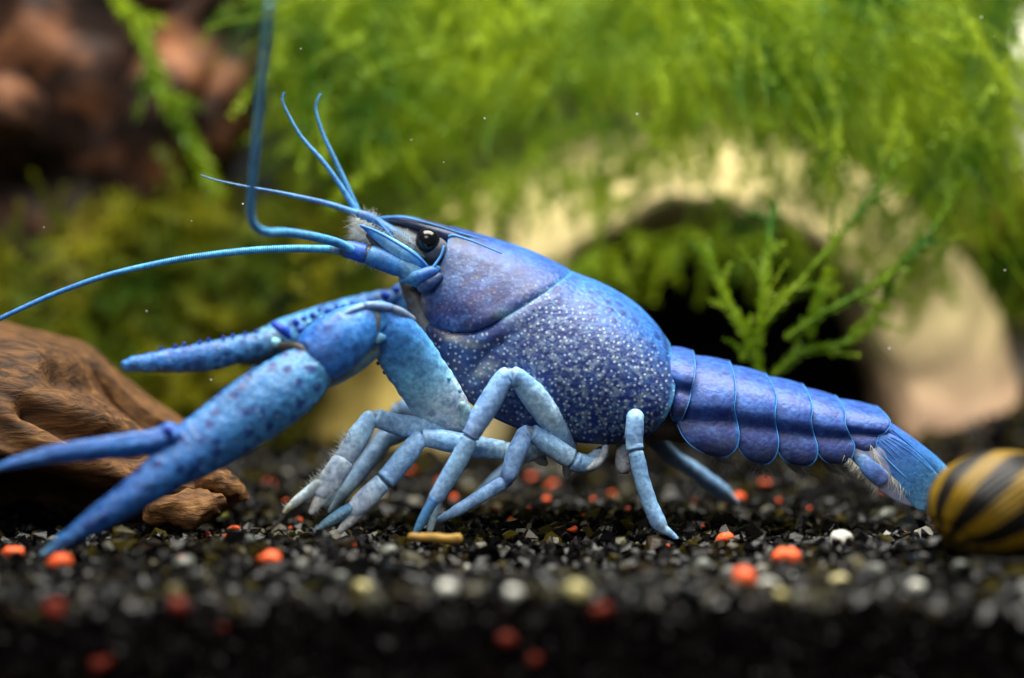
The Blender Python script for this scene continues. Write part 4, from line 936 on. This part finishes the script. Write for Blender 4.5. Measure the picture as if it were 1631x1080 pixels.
def claw_far():
    palm = limb('claw', [(640, 474, 18, 14, 14, (80, 120, 190)), (610, 484, 19, 22, 20, (84, 130, 196)), (565, 500, 20, 28, 24, (90, 144, 206)), (515, 518, 21, 32, 26, (96, 156, 212)), (470, 536, 21, 34, 27, (100, 160, 214)), (430, 552, 20, 33, 26, (96, 140, 180)), (400, 562, 19, 22, 20, (96, 110, 124)), (385, 572, 19, 10, 10, (96, 96, 92))], SHELL, CF, msk=(.2, 0, .6), n=10, m=34, rough=.00025)
    fing = limb('movable_finger', [(440, 540, 17, 17, 16, (120, 150, 180)), (420, 548, 16.5, 20, 18, (104, 150, 200)), (385, 556, 15.5, 22, 18, (86, 140, 206)), (340, 566, 14.5, 23, 18, (80, 134, 206)), (290, 573, 13.5, 20.5, 16, (76, 126, 206)), (245, 577, 12.5, 16, 13, (78, 130, 212)), (215, 580, 12, 12.5, 11, (84, 140, 216)), (199, 582, 12, 9, 8, (96, 150, 216))], SHELL, palm, msk=(.25, 0, .6), n=10, m=28, rough=.0002)
    limb('fixed_finger', [(440, 574, 22, 18, 18, (90, 130, 180)), (405, 606, 24, 16, 16, (80, 124, 190)), (365, 648, 27, 14, 14, (70, 110, 190)), (320, 690, 30, 10, 10, (70, 110, 190)), (290, 712, 32, 5, 5, (80, 120, 190))], SHELL, palm, msk=(0, 0, .4), n=8, m=24)
    blue = (44, 84, 214)
    spots('tubercle', [(547, 488, 15.5, 6), (521, 494, 16, 7), (497, 501, 16, 6), (483, 506, 16, 5), (470, 512, 16, 7), (455, 524, 15.5, 7), (478, 524, 14.5, 7), (612, 469, 15, 8), (630, 460, 15, 6), (590, 478, 15.5, 6), (508, 492, 18, 4), (535, 487, 18, 4), (560, 482, 18, 4)], palm, blue)
    spots('tubercle', [(535, 500, 14.8, 5), (512, 508, 14.6, 5), (556, 497, 15, 5), (492, 514, 14.5, 5), (500, 530, 14, 4)], palm, (150, 205, 236))
    spots('tubercle', [(410 - i * 19 + rng.uniform(-3, 3), 527 + i * 3.4, 14.6 - i * .25, 3.0) for i in range(9)], fing, blue)
    limb('joint_knob', [(460, 536, 15, 5, blue), (448, 524, 14.5, 8, blue), (436, 516, 15, 5, blue)], SHELL, palm, m=14)
    limb('joint_knob', [(436, 540, 14.5, 4, (160, 210, 236)), (440, 546, 14, 9, (160, 210, 236)), (446, 550, 14.5, 4, (160, 210, 236))], SHELL, palm, m=14)
    limb('upper_arm', [(640, 470, 19, 22, 18, (80, 130, 190)), (665, 500, 17, 28, 22, (80, 130, 190)), (700, 560, 14, 30, 24, (80, 120, 180)), (730, 620, 11, 26, 20, (80, 120, 170))], SHELL, palm, m=24)
claw_far()

# ---- walking legs: one continuous jointed surface each, pincer tips as sub-parts
jn = (96, 112, 128)
def leg(K, fingers=(), setae=(), msk=(0, 0, .2)):
    sd = lambda dp: dp * .62 if dp < 0 else dp
    lt = lambda c: tuple(mix(c, (206, 226, 255), .55)) if max(c) > 150 else c
    K = [[k[0], k[1], sd(k[2]), k[3] * .84, lt(k[4])] for k in K]; K2 = []
    for i, k in enumerate(K):                  # hinge: the plates flare on both sides of every pinched joint
        if 0 < i < len(K) - 1 and k[3] < K[i - 1][3] - .8 and k[3] < K[i + 1][3] - .8:
            a_, b_ = K[i - 1], K[i + 1]; k = [*k[:3], min(a_[3], b_[3]) * .74, tuple(mix(k[4], (70, 74, 84), .45))]
            def toward(q, dpx, r):
                d_ = max(1e-6, math.hypot(q[0] - k[0], q[1] - k[1])); f = min(.8, dpx / d_); w_ = mix(np.array(k[:3]), np.array(q[:3]), f); return [*w_, r, q[4]]
            K2 += [toward(a_, 4.2, a_[3] * 1.02), toward(a_, 2.2, a_[3] * .95), k, toward(b_, 2.2, b_[3] * .9), toward(b_, 4.2, b_[3] * .98)]
        else: K2.append(k)
    K = [tuple(k) for k in K2]; fingers = [[(k[0], k[1], sd(k[2]), k[3] * 1.1, k[4]) for k in f] for f in fingers]
    setae = [(*q[:4], sd(q[4]), *q[5:]) for q in setae]
    o = limb('walking_leg', K, LEG, CF, msk=msk, n=6, m=22, rough=.00010, smooth=.3, depth_ratio=.85)
    for f in fingers: limb('pincer_finger', f, LEG, o, n=8, m=16)
    if setae:
        R, D, L = [], [], []
        for (x0, y0, x1, y1, dp, ang, cnt, ln) in setae:
            for _ in range(cnt):
                f = rng.uniform(0, 1); R.append(P(x0 + (x1 - x0) * f, y0 + (y1 - y0) * f, dp + rng.uniform(-1.5, 1.5))); D.append(dirp(rng.normal(ang, 24), rng.normal(0, .3))); L.append(rng.uniform(.5, 1.2) * ln * pxm())
        hairs('leg_setae', R, D, L, .00007, HAIR, o, .15)
    return o
# first pincer leg
leg([(745, 668, 2, 18, (150, 196, 214)), (715, 684, -3, 20, (150, 200, 220)), (690, 685, -6, 22, (124, 184, 220)), (640, 678, -9, 21, (120, 184, 224)), (606, 668, -11, 18, (130, 190, 228)), (596, 664, -11.5, 14, (150, 190, 214)), (588, 668, -12, 16, (110, 176, 224)), (574, 690, -13, 21, (130, 190, 222)), (558, 716, -14, 21, (190, 220, 232)), (551, 727, -14.5, 19.5, (150, 170, 180)), (548, 732, -14.5, 17, jn), (543, 740, -15, 22, (205, 224, 232)), (526, 765, -15.5, 22, (232, 240, 244)), (513, 785, -16, 16, (236, 242, 244))],
    fingers=([(508, 772, -16.2, 9, (220, 236, 242)), (492, 783, -16.5, 8, (210, 232, 240)), (470, 800, -17, 6.5, (232, 240, 236)), (453, 816, -17, 3, (220, 214, 150))], [(520, 782, -15.5, 11, (236, 242, 244)), (508, 797, -15.6, 9, (240, 244, 244)), (496, 816, -15.8, 4.5, (240, 244, 242))]),
    setae=((560, 690, 534, 740, -14, 150, 60, 18), (530, 745, 495, 785, -16, 150, 130, 16), (500, 780, 455, 812, -17, 130, 80, 9), (540, 770, 500, 815, -15.5, -30, 60, 8)))
# second pincer leg
leg([(880, 705, 0, 16, (150, 190, 205)), (840, 722, -3, 18, (170, 200, 208)), (808, 719, -4, 18, (166, 204, 214)), (802, 718, -4, 15, (130, 160, 176)), (796, 717, -4.5, 19, (160, 206, 222)), (745, 709, -7, 21, (112, 184, 232)), (700, 700, -9, 20, (108, 180, 236)), (680, 698, -10, 17, (104, 164, 210)), (673, 699, -10, 14, jn), (666, 702, -10.5, 18, (84, 138, 200)), (646, 726, -11.5, 21, (104, 168, 214)), (622, 756, -12.5, 20, (84, 140, 200)), (612, 767, -13, 16.5, (60, 90, 150)), (606, 772, -13, 19, (160, 205, 228)), (585, 792, -13.5, 21, (214, 228, 234)), (566, 812, -14, 18, (216, 224, 228)), (556, 820, -14, 13, (200, 206, 208))],
    fingers=([(560, 810, -14.4, 9, (110, 160, 196)), (545, 818, -14.6, 9, (120, 176, 214)), (522, 832, -15, 7, (150, 196, 216)), (502, 847, -15, 3.5, (180, 206, 214))], [(570, 815, -13.6, 11, (222, 228, 230)), (556, 830, -13.8, 9, (226, 232, 232)), (541, 846, -14, 4.5, (230, 234, 232))]),
    setae=((560, 812, 502, 845, -15, 140, 60, 9), (600, 770, 560, 810, -14, 150, 30, 7)))
# third leg, high knee
leg([(905, 708, -2, 17, (120, 170, 200)), (893, 692, -5, 21, (120, 184, 222)), (872, 660, -8, 25, (160, 206, 222)), (848, 628, -10, 25, (140, 200, 228)), (826, 604, -12, 20, (100, 176, 236)), (813, 598, -13, 16, (130, 170, 196)), (803, 602, -13.5, 19, (84, 150, 224)), (786, 630, -14, 22, (92, 152, 218)), (764, 668, -14.5, 21, (84, 134, 206)), (752, 690, -15, 17, (70, 100, 160)), (748, 697, -15, 16, (96, 140, 176)), (735, 725, -15.2, 17.5, (112, 176, 216)), (712, 765, -15.6, 17, (112, 170, 212)), (695, 792, -16, 15, (76, 116, 172)), (688, 803, -16, 12, (96, 110, 130))],
    fingers=([(692, 796, -16.5, 8, (84, 134, 186)), (680, 816, -16.5, 8, (96, 150, 200)), (668, 838, -16.5, 6.5, (110, 166, 208)), (661, 850, -16.5, 3.5, (130, 176, 208))], [(696, 800, -15.8, 8, (120, 140, 160)), (690, 820, -15.8, 7.5, (160, 186, 200)), (685, 845, -15.8, 4.5, (170, 190, 200))]))
# fourth leg
leg([(958, 722, 0, 14, (160, 180, 190)), (940, 738, -4, 17, (130, 180, 210)), (920, 737, -5, 19, (110, 176, 224)), (912, 732, -5.5, 16, (130, 170, 196)), (900, 725, -6, 20, (150, 196, 220)), (872, 706, -7.5, 20, (120, 186, 228)), (852, 692, -8.5, 17, (94, 164, 228)), (845, 689, -9, 13.5, (120, 150, 170)), (836, 692, -9, 16.5, (80, 134, 200)), (824, 718, -10, 19, (88, 144, 206)), (812, 752, -10.5, 17, (80, 130, 196)), (806, 766, -11, 13, (54, 70, 120)), (798, 771, -11, 13.5, (100, 160, 220)), (770, 788, -11.5, 13, (104, 164, 224)), (730, 812, -12, 11, (96, 152, 214)), (702, 827, -12, 7, (100, 150, 196)), (690, 832, -12, 3, (120, 150, 180))])
# fifth leg
leg([(1000, 690, -4, 14, (110, 170, 205)), (1012, 662, -7, 15, (130, 186, 220)), (1012, 664, -8.5, 17, (120, 180, 222)), (1010, 690, -9, 17.5, (100, 160, 222)), (1010, 708, -9, 16, (110, 170, 216)), (1012, 718, -9.2, 13.5, (84, 100, 110)), (1014, 726, -9.2, 15, (100, 166, 214)), (1022, 762, -9.4, 15, (100, 164, 212)), (1034, 800, -9.6, 15, (100, 160, 206)), (1048, 832, -9.8, 15.5, (96, 156, 206)), (1056, 842, -9.9, 12, (120, 160, 176)), (1064, 847, -10, 8, (110, 176, 210)), (1078, 858, -10, 4, (96, 166, 214))])
limb('leg_base', [(1000, 735, 0, 6, (150, 148, 146)), (994, 745, -1, 12, (170, 172, 176)), (992, 728, 0, 12, (150, 150, 150)), (1000, 700, 0, 13, (110, 120, 130))], SHELL, CF, m=16)
limb('leg_base', [(965, 702, -1, 5, (170, 176, 180)), (962, 722, -2, 6, (190, 196, 200)), (950, 738, -3, 8, (200, 206, 210)), (936, 746, -3.5, 5, (196, 200, 202))], SHELL, CF, m=14)
limb('leg_base', [(850, 712, 3, 10, (180, 186, 188)), (860, 730, 2, 10, (190, 194, 194)), (868, 738, 1, 5, (190, 194, 194))], SHELL, CF, m=14)
limb('leg_base', [(905, 735, 2, 9, (170, 170, 164)), (903, 752, 1, 7, (180, 184, 178)), (904, 762, 1, 3, (180, 184, 178))], SHELL, CF, m=14)
# far-side legs
far = (104, 146, 180)
leg([(740, 668, 14, 18, (100, 140, 170)), (690, 662, 20, 19, (104, 150, 190)), (650, 650, 23, 17, (100, 146, 190)), (640, 648, 24, 14, jn), (628, 668, 25, 16, (100, 150, 190)), (606, 705, 25, 17, (96, 140, 180)), (580, 740, 25, 15, (90, 130, 164)), (550, 775, 24, 12, (100, 130, 150)), (522, 806, 24, 6, (120, 140, 150))])
leg([(640, 690, 12, 16, (104, 150, 186)), (612, 700, 10, 17, (100, 150, 190)), (596, 722, 9, 16.5, (104, 150, 186)), (570, 758, 8, 15, (110, 146, 170)), (545, 790, 7, 11, (120, 140, 150)), (526, 815, 7, 5, (130, 146, 150))])
leg([(880, 700, 16, 15, (90, 130, 160)), (850, 716, 20, 15, (96, 150, 196)), (830, 728, 22, 14, (96, 150, 200)), (806, 752, 22, 13.5, (90, 146, 200)), (782, 772, 21, 12, (84, 130, 180)), (752, 796, 20, 6, (90, 130, 170))])
leg([(1040, 700, 18, 16, (90, 100, 110)), (1080, 735, 21, 15, (96, 150, 196)), (1098, 744, 22, 15, (104, 164, 214)), (1125, 764, 22, 15.5, (100, 160, 212)), (1152, 784, 22, 15, (100, 156, 204)), (1164, 793, 22, 10, (190, 204, 200)), (1174, 801, 22, 4, (190, 204, 200))])

# fine white particles drifting in the water
bm = bmesh.new()
for _ in range(18):
    p = P(rng.uniform(20, 1610), rng.uniform(20, 640), rng.uniform(-14, 14))
    v = bmesh.ops.create_icosphere(bm, subdivisions=1, radius=rng.uniform(.00006, .00015))['verts']
    bmesh.ops.translate(bm, verts=v, vec=Vector(p))
me = bpy.data.meshes.new('floating_specks'); bm.to_mesh(me); bm.free(); me.materials.append(simple('speck_white', (236, 236, 230), .6, .3))
o = bpy.data.objects.new('floating_specks', me); COL.objects.link(o); tag(o, 'fine white specks of debris drifting in the water', 'debris', kind='stuff')
